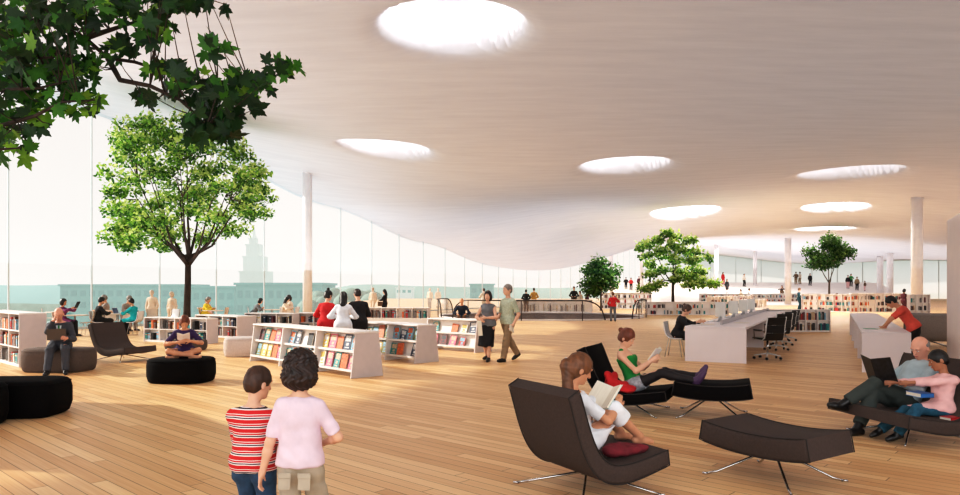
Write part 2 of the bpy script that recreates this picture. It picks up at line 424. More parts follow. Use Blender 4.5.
A_ = lambda *v: np.array(v, float)
def nrm(v): v = np.array(v, float); return v/(np.linalg.norm(v)+1e-12)
def ik(a, t, l1, l2, hint):
    a, t = np.array(a, float), np.array(t, float); d = t-a; L = np.linalg.norm(d); L2 = min(L, (l1+l2)*.999); n = nrm(d); t = a+n*L2
    x = (l1*l1-l2*l2+L2*L2)/(2*L2); y = math.sqrt(max(l1*l1-x*x, 0)); h = np.array(hint, float); h = h-n*(h@n); return a+n*x+nrm(h)*y, t

SKIN = {'fair': mat('skin_fair', (226, 178, 152), .5, noise_amt=.05, nscale=14), 'tan': mat('skin_tan', (204, 150, 118), .5, noise_amt=.05, nscale=14),
        'brown': mat('skin_brown', (168, 116, 86), .5, noise_amt=.05, nscale=14), 'pink': mat('skin_pinkish', (216, 160, 138), .5, noise_amt=.06, nscale=14),
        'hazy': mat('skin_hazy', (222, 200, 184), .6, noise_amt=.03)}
HAIR = {'brown': mat('hair_brown', (74, 48, 34), .5, noise_amt=.35, nscale=30, stretch=(1, 1, .15)), 'black': mat('hair_black', (26, 20, 18), .45, noise_amt=.3, nscale=30, stretch=(1, 1, .2)),
        'darkbrown': mat('hair_dark_brown', (46, 28, 22), .45, noise_amt=.45, nscale=26), 'auburn': mat('hair_auburn', (118, 62, 38), .5, noise_amt=.3, nscale=30, stretch=(1, 1, .2)),
        'grey': mat('hair_grey', (138, 130, 124), .6, noise_amt=.15, nscale=20), 'lightbrown': mat('hair_light_brown', (116, 76, 46), .5, noise_amt=.28, nscale=26, stretch=(1, 1, .3)),
        'hazy': mat('hair_hazy', (206, 186, 168), .7, noise_amt=.04)}  # hazy: haze over distant figures put into skin and hair tones
M_EYE = mat('eye_white', (235, 228, 222), .3, noise_amt=.02); M_IRIS = mat('eye_iris', (50, 34, 26), .2); M_LIP = mat('lips', (176, 100, 90), .5)
NP_ = [0]
def person(label, group=None, H=1.75, loc=(0,0,0), rz=0, pelvis=None, up=(0,0,1), side=None, hs=1.0, neckv=None, face=(0,1,0), hup=None, hands=None, hhint=None, hdir=None, curl=.35,
           feet=None, khint=None, fdir=None, skin='fair', hair=('short', 'brown'), wear=(), h=.012, fem=False, fingers=True, eyes=False, girth=1.0, wide=1.0, beard=None, cat='person'):
    s = H/1.75; root = thing('person', label, cat, loc, rz, group)
    pel = np.array(pelvis if pelvis is not None else (0, 0, .93*s), float); up = nrm(up)
    rt = nrm(side if side is not None else (1, 0, 0)); rt = nrm(rt-up*(rt@up)); fw = np.cross(up, rt)
    T = np.stack([rt, fw, up], 1)                                    # torso frame
    def tp(x, y, z): return pel+T@np.array((x, y, z))*s
    sw = (.152 if fem else .175)*wide; hw = .09*wide*(1.05 if fem else 1)
    nb = tp(0, -.005, .50); prims = {}
    g_ = girth
    prims['torso'] = [('e', tp(0, 0, .02), T, [.158*wide*s*g_**.5, .112*s*g_, .125*s]), ('e', tp(0, .008*g_, .17), T, [(.128 if fem else .142)*wide*s*g_**.5, .100*s*g_, .15*s]),
                      ('e', tp(0, .0, .33), T, [(.145 if fem else .165)*wide*s*g_**.3, .108*s*g_**.5, .145*s]), ('e', tp(0, -.01, .405), T, [(.120 if fem else .140)*wide*s, .075*s, .075*s])]
    if fem: prims['torso'] += [('e', tp(q*.065, .075, .33), T, [.058*s, .05*s, .055*s]) for q in (-1, 1)]
    prims['shoulder'] = [('c', tp(q*.045, -.012, .455), tp(q*sw*.95, -.01, .405), .044*s, .046*s) for q in (-1, 1)]
    hf = nrm(face); hu = np.array(hup if hup is not None else up*.6+np.array((0, 0, .5)), float); hr = nrm(np.cross(hf, hu)); hu = np.cross(hr, hf)
    HF = np.stack([hr, hf, hu], 1); nv = nrm(neckv if neckv is not None else up*.9+hf*.28); q_ = s*hs*1.05
    hc = nb+nv*(.042*s)+hu*(.125*q_)+hf*.012*q_
    def hp(x, y, z): return hc+HF@np.array((x, y, z))*q_
    prims['neck'] = [('c', nb-up*.04*s, hp(0, -.015, -.07), .056*s*(.88 if fem else 1), .050*s*(.88 if fem else 1)*hs**.5)]
    prims['head'] = [('e', hp(0, -.008, .02), HF, [.076*q_, .097*q_, .098*q_]), ('e', hp(0, .022, -.045), HF, [.056*q_, .066*q_, .068*q_]),
                     ('e', hp(0, .068, -.088), HF, [.024*q_, .018*q_, .018*q_])]
    fd = []
    if h <= .013:
        fd = [(('c', hp(0, .092, .012), hp(0, .108, -.028), .008*q_, .013*q_), 0, .012*q_), (('e', hp(-.078, -.012, -.012), HF, [.010*q_, .020*q_, .032*q_]), 0, .006), (('e', hp(.078, -.012, -.012), HF, [.010*q_, .020*q_, .032*q_]), 0, .006),
              (('e', hp(0, .088, -.058), HF, [.020*q_, .008*q_, .010*q_]), 0, .008), (('c', hp(-.04, .083, .030), hp(.04, .083, .030), .010*q_, .010*q_), 0, .014)]
    la, lf = .30*s, .255*s; prims['hand'] = []; arms = {}
    hands = hands or [None, None]
    for i, q in enumerate((-1, 1)):
        sh = tp(q*sw, -.01, .40)
        t = np.array(hands[i], float) if hands[i] is not None else sh+T@np.array((q*.05, .05, -.54))*s
        hint = hhint[i] if hhint and hhint[i] is not None else T@np.array((q*.5, -1, -.2))
        el, wr = ik(sh, t, la, lf, hint); arms[q] = (sh, el, wr)
        prims['uarm%d' % q] = [('c', sh, el, (.042 if fem else .047)*s*g_**.3, (.034 if fem else .038)*s)]; prims['farm%d' % q] = [('c', el, el+(wr-el)*.35, .038*s, .038*s), ('c', el+(wr-el)*.3, wr, .038*s, .025*s)]
        hd = nrm(hdir[i][0]) if hdir and hdir[i] is not None else nrm(wr-el)
        pn = np.array(hdir[i][1] if hdir and hdir[i] is not None else T@np.array((-q, .1, 0)), float); pn = nrm(pn-hd*(pn@hd)); ac = np.cross(hd, pn)   # across
        th = ac if (ac@(hf if not hdir or hdir[i] is None else np.array(hdir[i][2] if len(hdir[i]) > 2 else hf))) > 0 else -ac     # thumb side
        B = np.stack([th, hd, pn], 1); hk = s*(1.0 if hs == 1 else .95)
        P_ = prims['hand']; P_.append(('e', wr+hd*.045*hk, B, [.040*hk, .050*hk, .016*hk])); P_.append(('c', wr, wr+hd*.03*hk, .023*hk, .024*hk))
        if fingers:
            cu = curl if not hasattr(curl, '__len__') else curl[i]
            for j, (off, ln) in enumerate(((.030, .072), (.010, .080), (-.010, .075), (-.029, .058))):
                k0 = wr+(hd*.084+th*off)*hk; a1 = cu*.9; a2 = cu*2.1; a3 = cu*2.9
                dv = lambda a: nrm(hd*math.cos(a)+pn*math.sin(a)+th*off*1.5)
                k1 = k0+dv(a1)*ln*.45*hk; k2 = k1+dv(a2)*ln*.32*hk; k3 = k2+dv(a3)*ln*.25*hk
                P_ += [('c', k0-hd*.02*hk, k1, .0092*hk, .0085*hk), ('c', k1, k2, .0085*hk, .008*hk), ('c', k2, k3, .008*hk, .0068*hk)]
            t0 = wr+(hd*.022+th*.026)*hk; t1 = t0+nrm(th*.8+hd*.75+pn*.35)*.042*hk; t2 = t1+nrm(th*.3+hd*.9+pn*(.3+cu*.6))*.034*hk
            P_ += [('c', t0, t1, .013*hk, .0105*hk), ('c', t1, t2, .0105*hk, .008*hk)]
    lt, lsn = .43*s, .43*s; prims['foot'] = []; legs = {}
    feet = feet or [None, None]
    for i, q in enumerate((-1, 1)):
        hj = tp(q*hw, 0, -.02); t = np.array(feet[i], float) if feet[i] is not None else A_(pel[0]+q*.10*s, pel[1], .08*s)
        kn, an = ik(hj, t, lt, lsn, khint[i] if khint and khint[i] is not None else fw*1.0+rt*q*.1); legs[q] = (hj, kn, an)
        sd = nrm(an-kn); bk = -(fw-sd*(fw@sd)) if abs(fw@sd) < .95 else up*0
        fdv = nrm(fdir[i]) if fdir and fdir[i] is not None else nrm((q*.15, 1, 0))
        prims['thigh%d' % q] = [('c', hj, kn, .086*s*wide*g_**.3, .056*s), ('c', pel+(hj-pel)*.6, hj+(kn-hj)*.25, .09*s, .085*s*wide)]
        bk = nrm(an-kn) ; cb2 = kn+(an-kn)*.3-nrm(fdv-sd*(fdv@sd))*.014*s
        prims['shin%d' % q] = [('c', kn, cb2, .054*s, .054*s), ('c', cb2, an, .053*s, .036*s)]
        fu = nrm(np.cross(np.cross(fdv, -sd), fdv)); sole = an-fu*.045*s
        prims['foot'] += [('c', sole-fdv*.035*s, sole+fdv*.10*s-fu*.004*s, .034*s, .033*s), ('c', sole+fdv*.09*s-fu*.004*s, sole+fdv*.16*s-fu*.01*s, .034*s, .024*s), ('c', an, sole+fdv*.05*s, .036*s, .032*s)]
    K = dict(torso=.05, shoulder=.04, neck=.03, head=.03, hand=.006, foot=.02)
    items = []
    for key, ps in prims.items():
        k = K.get(key, .03 if key.startswith(('thigh', 'uarm')) else .02)*min(1, s+.1)
        items += [(p, 0., k, []) for p in ps]
        if key == 'head': items += [(p, i_, k_, []) for p, i_, k_ in fd]
    body = field_mesh('body', items, h, SKIN[skin], parent=root)
    body.name = 'body'
    info = dict(prims=prims, tp=tp, hp=hp, T=T, HF=HF, arms=arms, legs=legs, root=root, s=s, q=q_, up=up, fw=fw, rt=rt, hc=hc, pel=pel, h=h, hw=hw)
    for wv in wear: garment(info, wv[0], wv[1], **(wv[2] if len(wv) > 2 else {}))
    make_hair(info, hair[0], hair[1], **(hair[2] if len(hair) > 2 else {}))
    if eyes:
        for q in (-1, 1):
            mb = MB(); c = Vector(hp(q*.031, .0825, .006)); Mx = Matrix(HF.tolist()).to_4x4()
            mb.ball((0, 0, 0), (.0125*q_, .007*q_, .0042*q_), Matrix.Translation(c) @ Mx, 0, 10, 6); mb.ball((0, .0035*q_, -.001), (.0052*q_, .0060*q_, .0042*q_), Matrix.Translation(c) @ Mx, 1, 8, 6)
            mb.build('eye', [M_EYE, M_IRIS], root, True)
            mb = MB(); mb.tube([hp(q*.014, .094, .026), hp(q*.030, .093, .031), hp(q*.046, .082, .027)], [.0028*q_, .0035*q_, .002*q_], 6); mb.build('eyebrow', HAIR.get(hair[1], HAIR['brown']), root, True)
        mb = MB(); mb.tube([hp(-.022, .086, -.054), hp(-.008, .097, -.057), hp(.008, .097, -.057), hp(.022, .086, -.054)], [.002*q_, .0052*q_, .0052*q_, .002*q_], 6); mb.build('mouth', M_LIP, root, True)
    return info
def garment(I, kind, m, **o):
    P = I['prims']; s = I['s']; up = I['up']; h = I['h']; t = o.get('t', .012)*max(s, .8); t = max(t, h*.55); items = []; cz = []
    tp = I['tp']; legs, arms = I['legs'], I['arms']
    if kind in ('top', 'dress', 'jacket'):
        hem = o.get('hem', -.05); vneck = o.get('neck', .47)
        hemc = [(tp(0, 0, hem), -up)]; nc = [(tp(0, 0, vneck), up)]
        items += [(p, t*(1.9 if n_ == 0 else 1.2), .05*s, hemc+nc) for n_, p in enumerate(P['torso'])]
        if o.get('straps'): items = [(p, t, .05*s, hemc+[(tp(0, 0, .36), up)]) for p in P['torso']]
        else: items += [(p, t, .04*s, nc) for p in P['shoulder']]
        if o.get('box'):
            for q in (-1, 1): items += [(('c', A_(*tp(q*.060*o['box'], -.004, .33)), A_(*tp(q*.078*o['box'], .0, hem-.03)), .088*s, .104*s), t, .05*s, hemc)]
        if hem < -.04:                                              # long hem: follow the thighs
            for q in (-1, 1): items += [(p, t*1.9, .05*s, hemc+[(tp(0, 0, .1), up)]) for p in P['thigh%d' % q]]
        sl = o.get('sleeve', 1.0)
        for q in (-1, 1):
            sh, el, wr = arms[q]
            if sl <= 0: continue
            if sl < .55: c = sh+(el-sh)*(sl*2); cc = [(c, nrm(el-sh))]; items += [(p, t*1.25, .03*s, cc) for p in P['uarm%d' % q]]
            else:
                items += [(p, t*1.1, .03*s, []) for p in P['uarm%d' % q]]; c = el+(wr-el)*min(.98, (sl-.5)*2); items += [(p, t*1.05, .03*s, [(c, nrm(wr-el))]) for p in P['farm%d' % q]]
        if o.get('straps'):
            for q in (-1, 1): items += [(('c', A_(*tp(q*.075, .075, .36)), A_(*tp(q*.085, .0, .475)), .016*s, .016*s), t*.6, .02*s, []), (('c', A_(*tp(q*.085, .0, .475)), A_(*tp(q*.075, -.085, .36)), .016*s, .016*s), t*.6, .02*s, [])]
    if kind in ('trousers', 'shorts', 'leggings'):
        ln = o.get('length', 1.0 if kind != 'shorts' else .35); wc = [(tp(0, 0, o.get('waist', .07)), up)]
        lo_t = o.get('loose', 1.2 if kind == 'trousers' else 1.0)
        items += [(p, t*.85, .04*s, wc) for p in P['torso'][:2]]
        for q in (-1, 1):
            hj, kn, an = legs[q]
            if ln <= .5: items += [(p, t*lo_t, .03*s, wc+[(hj+(kn-hj)*ln*2, nrm(kn-hj))]) for p in P['thigh%d' % q]]
            else:
                c = kn+(an-kn)*min(1.05, (ln-.5)*2); items += [(p, t*lo_t, .03*s, wc) for p in P['thigh%d' % q]]+[(p, t*lo_t, .03*s, [(c, nrm(an-kn))]) for p in P['shin%d' % q]]
                if kind == 'trousers': items += [(('c', kn, c, .056*s, .056*s*o.get('flare', 1.0)), t*.8, .03*s, [(c, nrm(an-kn))])]
    if o.get('web'):
        mk = (legs[-1][1]+legs[1][1])/2; items += [(('c', A_(*I['pel']), A_(*mk), .10*s, .075*s), t*1.5, .06*s, wc)]
    if kind == 'skirt':
        ln = o.get('length', .55); wc = [(tp(0, 0, .10), up)]
        items += [(p, t, .04*s, wc) for p in P['torso'][:2]]
        kl = [legs[q][0]+(legs[q][1]-legs[q][0])*1.0 for q in (-1, 1)]; mid = (kl[0]+kl[1])/2; hp0 = I['pel']; d = nrm(mid-hp0)
        e = hp0+d*ln*s*o.get('stretch', 1.0)
        for q in (-1, 1): items += [(('c', A_(*(hp0+I['rt']*q*.07*s)), A_(*(e+I['rt']*q*o.get('w', .09)*s)), .10*s, o.get('r', .12)*s), t, .06*s, wc+[(e, d)])]
    if kind == 'shoes':
        n3 = len(P['foot'])//2
        for j in (0, 1): field_mesh('shoe', [(p, max(.008*s, h*.4), .02*s, []) for p in P['foot'][j*n3:(j+1)*n3]], h, m, None, I['root'])
        return
    if kind == 'socks':
        for q in (-1, 1):
            hj, kn, an = legs[q]; field_mesh('sock', [(p, .008*s, .02*s, [(kn+(an-kn)*.62, -nrm(an-kn))]) for p in P['shin%d' % q]], h, m, None, I['root'])
        return
    nm = o.get('name', kind); amp = o.get('fold', .0035)
    def post(g, Q):
        if amp <= 0 or h > .02: return g
        X, Y, Z = Q; return g+amp*np.sin(X*41+3*np.sin(Z*19))*np.sin(Z*27+Y*33+2*np.sin(X*15))
    ob = field_mesh(nm, items, h, m, post, I['root'])
    return ob
def make_hair(I, style, col, **o):
    if style == 'none': return
    hp, HF, q, h = I['hp'], I['HF'], I['q'], I['h']; E = lambda x, y, z, a, b, c: ('e', A_(*hp(x, y, z)), HF, [a*q, b*q, c*q]); CC = lambda p, r, a, b: ('c', A_(*hp(*p)), A_(*hp(*r)), a*q, b*q)
    items = []; k = .02*q; amp = .0025; fr = 1.0; fm = (.105, -.035, .068, .080, .095); nape = -.075
    if style == 'fringe': items = [(E(0, -.012, .012, .086, .106, .060), 0, k, [])]; fm = (.075, -.0, .12, .105, .12)
    else: items = [(E(0, -.012, .030, .087, .108, .106), 0, k, []), (E(0, -.045, -.02, .080, .075, .085), 0, k, [])]
    if style == 'short': items = [(E(0, -.010, .030, .083, .105, .103), 0, k, []), (E(0, -.050, -.01, .070, .062, .072), 0, k, [])]; fm = (.095, -.045, .080, .082, .098)
    if style == 'bob': items += [(E(0, -.035, -.03, .100, .090, .11), 0, k, [])]; nape = -.14
    if style == 'long': items += [(CC((0, -.06, -.02), (0, -.085, -.20), .080, .070), 0, k, []), (CC((.05, -.04, -.02), (.06, -.05, -.19), .045, .03), 0, k, []), (CC((-.05, -.04, -.02), (-.06, -.05, -.19), .045, .03), 0, k, [])]; nape = -9
    if style == 'curly': items = [(E(0, -.015, .030, .116, .124, .120), 0, k, []), (E(0, -.05, -.045, .122, .092, .095), 0, k, []), (E(.06, -.01, -.06, .045, .06, .05), 0, k, []), (E(-.06, -.01, -.06, .045, .06, .05), 0, k, [])]; amp = .009; fr = 1.5; nape = -9
    if style == 'bun': items += [(E(*o.get('at', (0, -.115, .075)), .036, .036, .036), 0, .008, [])]
    if style == 'ponytail':
        items += [(CC((0, -.10, .03), (.0, -.125, .0), .028, .034), 0, k*.6, []), (CC((0, -.125, 0), (0, -.128, -.03), .034, .036), 0, k, [])]; nape = -9
        a_ = hp(0, -.122, -.01); b_ = a_+A_(*o.get('drop', (0, -.05, -.16))); c_ = b_+A_(0, .01, -.10)
        items += [(('c', a_, b_, .038*q, .046*q), 0, k, []), (('c', b_, c_, .044*q, .016*q), 0, k, [])]
    def post(g, Q):
        X, Y, Z = Q
        d = prim_d(E(0, fm[0], fm[1], fm[2], fm[3], fm[4]), Q); g = np.maximum(g, -d)
        p0 = hp(0, 0, nape); u = HF[:, 2]
        if nape > -5: g = np.maximum(g, -((X-p0[0])*u[0]+(Y-p0[1])*u[1]+(Z-p0[2])*u[2]))
        if h < .02: g = g+amp*q*np.sin((X*90+2*np.sin(Z*60))*fr)*np.sin((Z*70+Y*80*fr))
        return g
    field_mesh('hair', items, min(h, .012), HAIR[col], post, I['root'])
# ================================================================ right-hand wall panel, terraces at the back
mb = MB(); P0 = Vector((9.67, 14.5, 0)); e_ = -U*9; w2 = V*.35
mb.add([P0, P0+e_, P0+e_+w2, P0+w2]+[q+Vector((0, 0, 3.03)) for q in (P0, P0+e_, P0+e_+w2, P0+w2)], [(0,3,2,1),(4,5,6,7),(0,1,5,4),(1,2,6,5),(2,3,7,6),(3,0,4,7)])
struct('wall_right', mb, mat('white_wall', (222, 210, 206), .7, noise_amt=.02, nscale=2))
M_TERR = mat('terrace_white', (228, 220, 214), .65, noise_amt=.03, nscale=2)
M_OAK = mat('terrace_oak', (214, 190, 160), .6, noise_amt=.08, nscale=5)
def block(name, corners, z0, z1, m):
    mb = MB(); n = len(corners); mb.prism(corners, z0, z1); return struct(name, mb, m)
SLP = [(74, .0), (84, 1.0), (92, 1.9), (100, 2.6), (122, 2.9)]                                                   # sloping amphitheatre floor at the back
def slope_z(Y): return interp(Y, [p[0] for p in SLP], [p[1] for p in SLP]) if Y > 74 else 0
mb = MB(); pr = [(74+1.6*i, slope_z(74+1.6*i)) for i in range(31)]; NP3 = len(pr)
xl_ = lambda y: 17.5+.10*(y-74); xr_ = lambda y: 45.5+.45*(y-74)
vs = [(x, y, z) for y, z in pr for x in (xl_(y), xr_(y))]+[(x, y, -.1) for y, z in pr for x in (xl_(y), xr_(y))]
n2 = NP3*2; mb.add(vs, [(2*i, 2*i+1, 2*i+3, 2*i+2) for i in range(NP3-1)]+[(2*i, 2*i+2, n2+2*i+2, n2+2*i) for i in range(NP3-1)]+[(2*i+1, n2+2*i+1, n2+2*i+3, 2*i+3) for i in range(NP3-1)])
struct('trim_3', mb, mat('slope_pale', (238, 228, 218), .6, noise_amt=.03, nscale=2))
mb = MB(); mb.prism([(-3.5, 0), (7.3, 0), (7.3, 4.2), (7.9, 3.8), (10.7, 2.2), (10.7, 0)][::-1], -9.1, -8.9, None, 0, 'yz'); struct('sun_blocker_left', mb, MATS['white_wall'])   # added blocker out of view, top shaped to shade the near floor
# round white columns
M_COL = mat('column_white', (238, 234, 236), .6, noise_amt=.03, nscale=3)
for n, (px, Y, r, lb) in enumerate([(307.5, 36, .235, 'tall round white column beside the three people at the shelf'), (611, 76, .2, 'slim white column rising behind the smallest round tree'), (642, 84, .22, 'slim white column just left of the layered tree'),
        (716, 88, .26, 'slim white column between the layered tree and the round tree'), (755, 96, .26, 'slim white column left of the tall one by the round tree'), (788, 74, .33, 'bright white column just left of the round-crowned tree'),
        (880, 84, .34, 'left one of two close columns at the right back'), (890, 80, .34, 'right one of two close columns at the right back'), (917, 44, .33, 'widest white column near the right glass wall')]):
    p = at(px, 290, Y); zt = ceil_z(p.x, p.y)+.15; zb = slope_z(p.y)-.05
    t = thing('column', lb, 'column', (p.x, p.y, 0)); mb = MB(); mb.lathe([(r, zb), (r, zt)], 28); mb.build('shaft', M_COL, t, True)
    mb = MB(); mb.lathe([(r*1.15, zb), (r*1.15, zb+.11), (r, zb+.12)], 28); mb.build('base_ring', M_COL, t, True)

# ================================================================ lounge chairs and ottomans
M_BROWNF = mat('brown_upholstery', (78, 65, 60), .85, noise_amt=.08, nscale=60, bump=.12, spec=.25); M_BLACKF = mat('black_upholstery', (12, 10, 11), .9, noise_amt=.1, nscale=60, spec=.12)
M_GREYF = mat('grey_upholstery', (138, 128, 122), .9, noise_amt=.08, nscale=40); M_CHROME = mat('chrome', (200, 200, 200), .18, 1.0, noise_amt=.01)
M_PIPE = mat('piping_dark', (48, 40, 37), .8)
def sweep(cl, th, w, name, m, parent):
    """cushion shell swept along a side profile (y,z), rounded at the sides, with a piped seam"""
    n = len(cl); nor = []
    for i in range(n):
        t = Vector(cl[min(i+1, n-1)])-Vector(cl[max(i-1, 0)]); t.normalize(); nor.append(Vector((-t.y, t.x)))
    th = th if hasattr(th, '__len__') else [th]*n
    def outline(ins):
        top = [Vector(c)+nor[i]*(th[i]/2-ins) for i, c in enumerate(cl)]; bot = [Vector(c)-nor[i]*(th[i]/2-ins) for i, c in enumerate(cl)]
        t0 = (Vector(cl[1])-Vector(cl[0])).normalized()*ins; t1 = (Vector(cl[-2])-Vector(cl[-1])).normalized()*ins
        top[0] += t0; bot[0] += t0; top[-1] += t1; bot[-1] += t1; return top+bot[::-1]
    secs = [(-w/2, .022), (-w/2+.006, .008), (-w/2+.02, 0), (w/2-.02, 0), (w/2-.006, .008), (w/2, .022)]
    vs = []; m_ = 2*n
    for x, ins in secs: vs += [(x, p.x, p.y) for p in outline(ins)]
    fs = [tuple(range(m_)), tuple(range(5*m_, 6*m_))[::-1]]+[(k*m_+i, (k+1)*m_+i, (k+1)*m_+(i+1) % m_, k*m_+(i+1) % m_) for k in range(5) for i in range(m_)]
    mb = MB(); mb.add(vs, fs); o = mb.build(name, m, parent, 'auto')
    for x in (-w/2+.010, w/2-.010): mb = MB(); mb.tube([(x, p.x, p.y) for p in outline(-.001)], .0055, 6, closed=True); mb.build('piping', M_PIPE, o, True)
    return o
def bez(P, n):
    out = []
    for i in range(n+1):
        t = i/n; q = [Vector(p) for p in P]
        while len(q) > 1: q = [q[j]*(1-t)+q[j+1]*t for j in range(len(q)-1)]
        out.append(tuple(q[0]))
    return out
def star_base(t, z, r, cy=0, ends=None):
    for i, (x, y) in enumerate(ends or [(r*.8, r*.85), (-r*.8, r*.85), (r*.8, -r*.85), (-r*.8, -r*.85)]):
        mb = MB(); mb.tube([(x*.06, cy+y*.06, z), (x*.86, cy+y*.86, .03), (x, cy+y, .012)], [.011, .010, .010], 8)
        mb.tube([(x, cy+y, .010), (x*1.08, cy+y*1.08, .010)], .011, 8); mb.build('leg', M_CHROME, t, True)
    mb = MB(); mb.lathe([(.05, z-.02), (.05, z+.05)], 16, Matrix.Translation((0, cy, 0))); mb.build('hub', M_CHROME, t, True)
def lounge(label, loc, ang, m=None, w=.84, sc_=(1, 1, 1), name='lounge_chair', cat='armchair'):
    t = thing(name, label, cat, loc, R(ang-90)); t.scale = sc_
    prof = bez([(-.53, .90), (-.43, .70), (-.36, .30), (-.22, .20), (.02, .25), (.30, .30), (.56, .345)], 30)
    sweep([(y, z-.07) for y, z in prof], [.12+.02*math.sin(i/30*math.pi) for i in range(31)], w, 'seat_shell', m or M_BROWNF, t); star_base(t, .14, .52, -.02); return t
def ottoman(label, loc, ang, m, L=1.15, w=.76):
    t = thing('ottoman', label, 'ottoman', loc, R(ang-90))
    sweep(bez([(-L/2, .365), (-L*.2, .305), (L*.2, .305), (L/2, .365)], 20), .175, w, 'cushion', m, t); star_base(t, .24, .46); return t
chairA = lounge('large brown lounge chair in the foreground carrying the girl in white', (.87, 5.62, 0), 30, None, .82, (1, .86, 1.02))
chairB = lounge('black lounge chair under the reading girl in the green top', (1.97, 9.30, 0), -25, M_BLACKF)
ottoB = ottoman('black ottoman under the feet of the girl in green', (2.97, 8.95, 0), -20, M_BLACKF, .92, .68)
ottoC = ottoman('empty brown ottoman with a dipped top in the right foreground', (2.50, 5.96, 0), -56, M_BROWNF, 1.0, .66)
chairD = lounge('wide brown lounge seat shared by the bald man and the boy', (4.70, 7.66, 0), 189, M_BROWNF, 1.25, (1, .95, 1.0))
chairE = lounge('empty brown lounge chair on the left near the glass', (-8.12, 15.9, 0), -24, M_BROWNF, .84, (1, 1.03, 1))
chairF = lounge('grey lounge chair at the far right beside the white wall', (12.75, 19.9, 0), 62, M_GREYF, 1.15, (1.1, 1.1, 1.12))
def pouf(label, loc, rz, lx, ly, H_, m, pw=3.2, name='pouf'):
    t = thing(name, label, 'pouf', loc, R(rz)); mb = MB(); n = 48
    def ring_(k, z): return [(math.copysign(abs(math.cos(a))**(2/pw), math.cos(a))*(lx/2)*k, math.copysign(abs(math.sin(a))**(2/pw), math.sin(a))*(ly/2)*k, z) for a in [2*math.pi*i/n for i in range(n)]]
    secs = [(.90, .0), (.955, .03), (1, H_*.30), (1, H_*.72), (.975, H_*.9), (.93, H_*.975), (.86, H_), (.4, H_+.008)]
    vs = sum([ring_(k, z) for k, z in secs], []); fs = [(i*n+j, i*n+(j+1) % n, (i+1)*n+(j+1) % n, (i+1)*n+j) for i in range(len(secs)-1) for j in range(n)]
    fs += [tuple(range(n))[::-1], tuple((len(secs)-1)*n+j for j in range(n))]; mb.add(vs, fs); mb.build('cushion', m, t, True)
    mb = MB(); mb.tube([(x*1.003, y*1.003, z) for x, y, z in ring_(.975, H_*.9)], .006, 6, closed=True); mb.build('piping', m, t, True); return t
M_WHITEF = mat('pale_upholstery', (196, 184, 178), .9, noise_amt=.05, nscale=30); M_TAUPE = mat('taupe_upholstery', (92, 78, 70), .9, noise_amt=.07, nscale=30)
pouf('black pouf with a barefoot reader sitting cross-legged on it', (-5.22, 12.25, 0), -6, 1.08, .84, .42, M_BLACKF)
pouf('long black bench pouf at the left edge of the foreground', (-6.12, 8.98, 0), 4, 1.5, .74, .46, M_BLACKF, 6)
pouf('black pouf cut off by the left edge in front of another', (-6.30, 8.15, 0), 6, 1.3, .7, .50, M_BLACKF, 6)
pouf('taupe pouf under the man with the laptop', (-8.35, 13.9, 0), -2, 1.28, .85, .45, M_TAUPE, 3.6)
pouf('pale grey pouf between the bookcase and the display shelf', (-5.75, 17.0, 0), 8, .86, .8, .46, M_WHITEF, 3.4)
pouf('grey pouf mostly hidden behind the cross-legged reader', (-7.85, 18.7, 0), 0, 1.05, .6, .28, M_TAUPE, 3.6)
for i, (px, Y, a, lx, m_) in enumerate([(824, 60.5, 0, 1.2, M_BLACKF), (833, 58.5, 10, 1.5, M_BLACKF), (851, 61, -10, 2.2, M_BLACKF), (838, 55.5, 0, 1.5, M_TAUPE)]):
    pouf(['dark pouf left of the round tree trunk', 'dark pouf in front of the round tree trunk', 'widest dark pouf right of the round tree trunk', 'grey pouf nearest the viewer below the round tree'][i], ((px-CX)*Y/F, Y, 0), a, lx, 1.0, .5, m_)

# ================================================================ desks
M_DESK = mat('desk_white', (228, 221, 224), .45, noise_amt=.02, nscale=2); M_DESKG = mat('desk_grey', (176, 170, 172), .5, noise_amt=.03)
GR = math.atan2(V.y, V.x)
t = thing('long_desk', 'long white computer desk with monitors and black office chairs', 'desk', (4.62, 15.78, 0), GR)         # local x = V, y = U
W_, L_, H_ = 1.3, 14.2, .79
mb = MB(); mb.box((0, 0, H_-.05), (W_, L_, H_), bev=.006); mb.build('tabletop', M_DESK, t)
mb = MB(); mb.box((0, .0, 0), (W_, .05, H_-.05)); mb.build('end_panel', M_DESK, t)
mb = MB(); mb.box((0, L_-.05, 0), (W_, L_, H_-.05)); mb.build('end_panel', M_DESK, t)
mb = MB(); mb.box((W_*.5-.02, .05, .2), (W_*.5+.02, L_-.05, H_-.05)); mb.build('modesty_panel', M_DESKG, t)
mb = MB(); mb.box((W_*.5-.015, .9, H_), (W_*.5+.015, L_-.2, H_+.10)); mb.build('divider', M_DESKG, t)
for y in (4.7, 9.4):
    mb = MB(); mb.box((.05, y-.03, 0), (W_-.05, y+.03, H_-.05)); mb.build('support_panel', M_DESK, t)
t = thing('long_table', 'long white table on panel legs where the man in coral leans', 'table', (7.42, 13.6, 0), GR)
W_, L_, H_ = .82, 12.6, .79
mb = MB(); mb.box((0, 0, H_-.05), (W_, L_, H_), bev=.006); mb.build('tabletop', M_DESK, t)
for y in (0, 3.1, 6.3, 9.4, 12.55):
    mb = MB(); mb.box((0, y, 0), (W_, y+.05, H_-.05)); mb.build('end_panel' if y in (0, 12.55) else 'leg_panel', M_DESK, t)
def GP(x0, y0, a, b, z=0): p = Vector((x0, y0, z))+V*a+U*b; return (p.x, p.y, z)
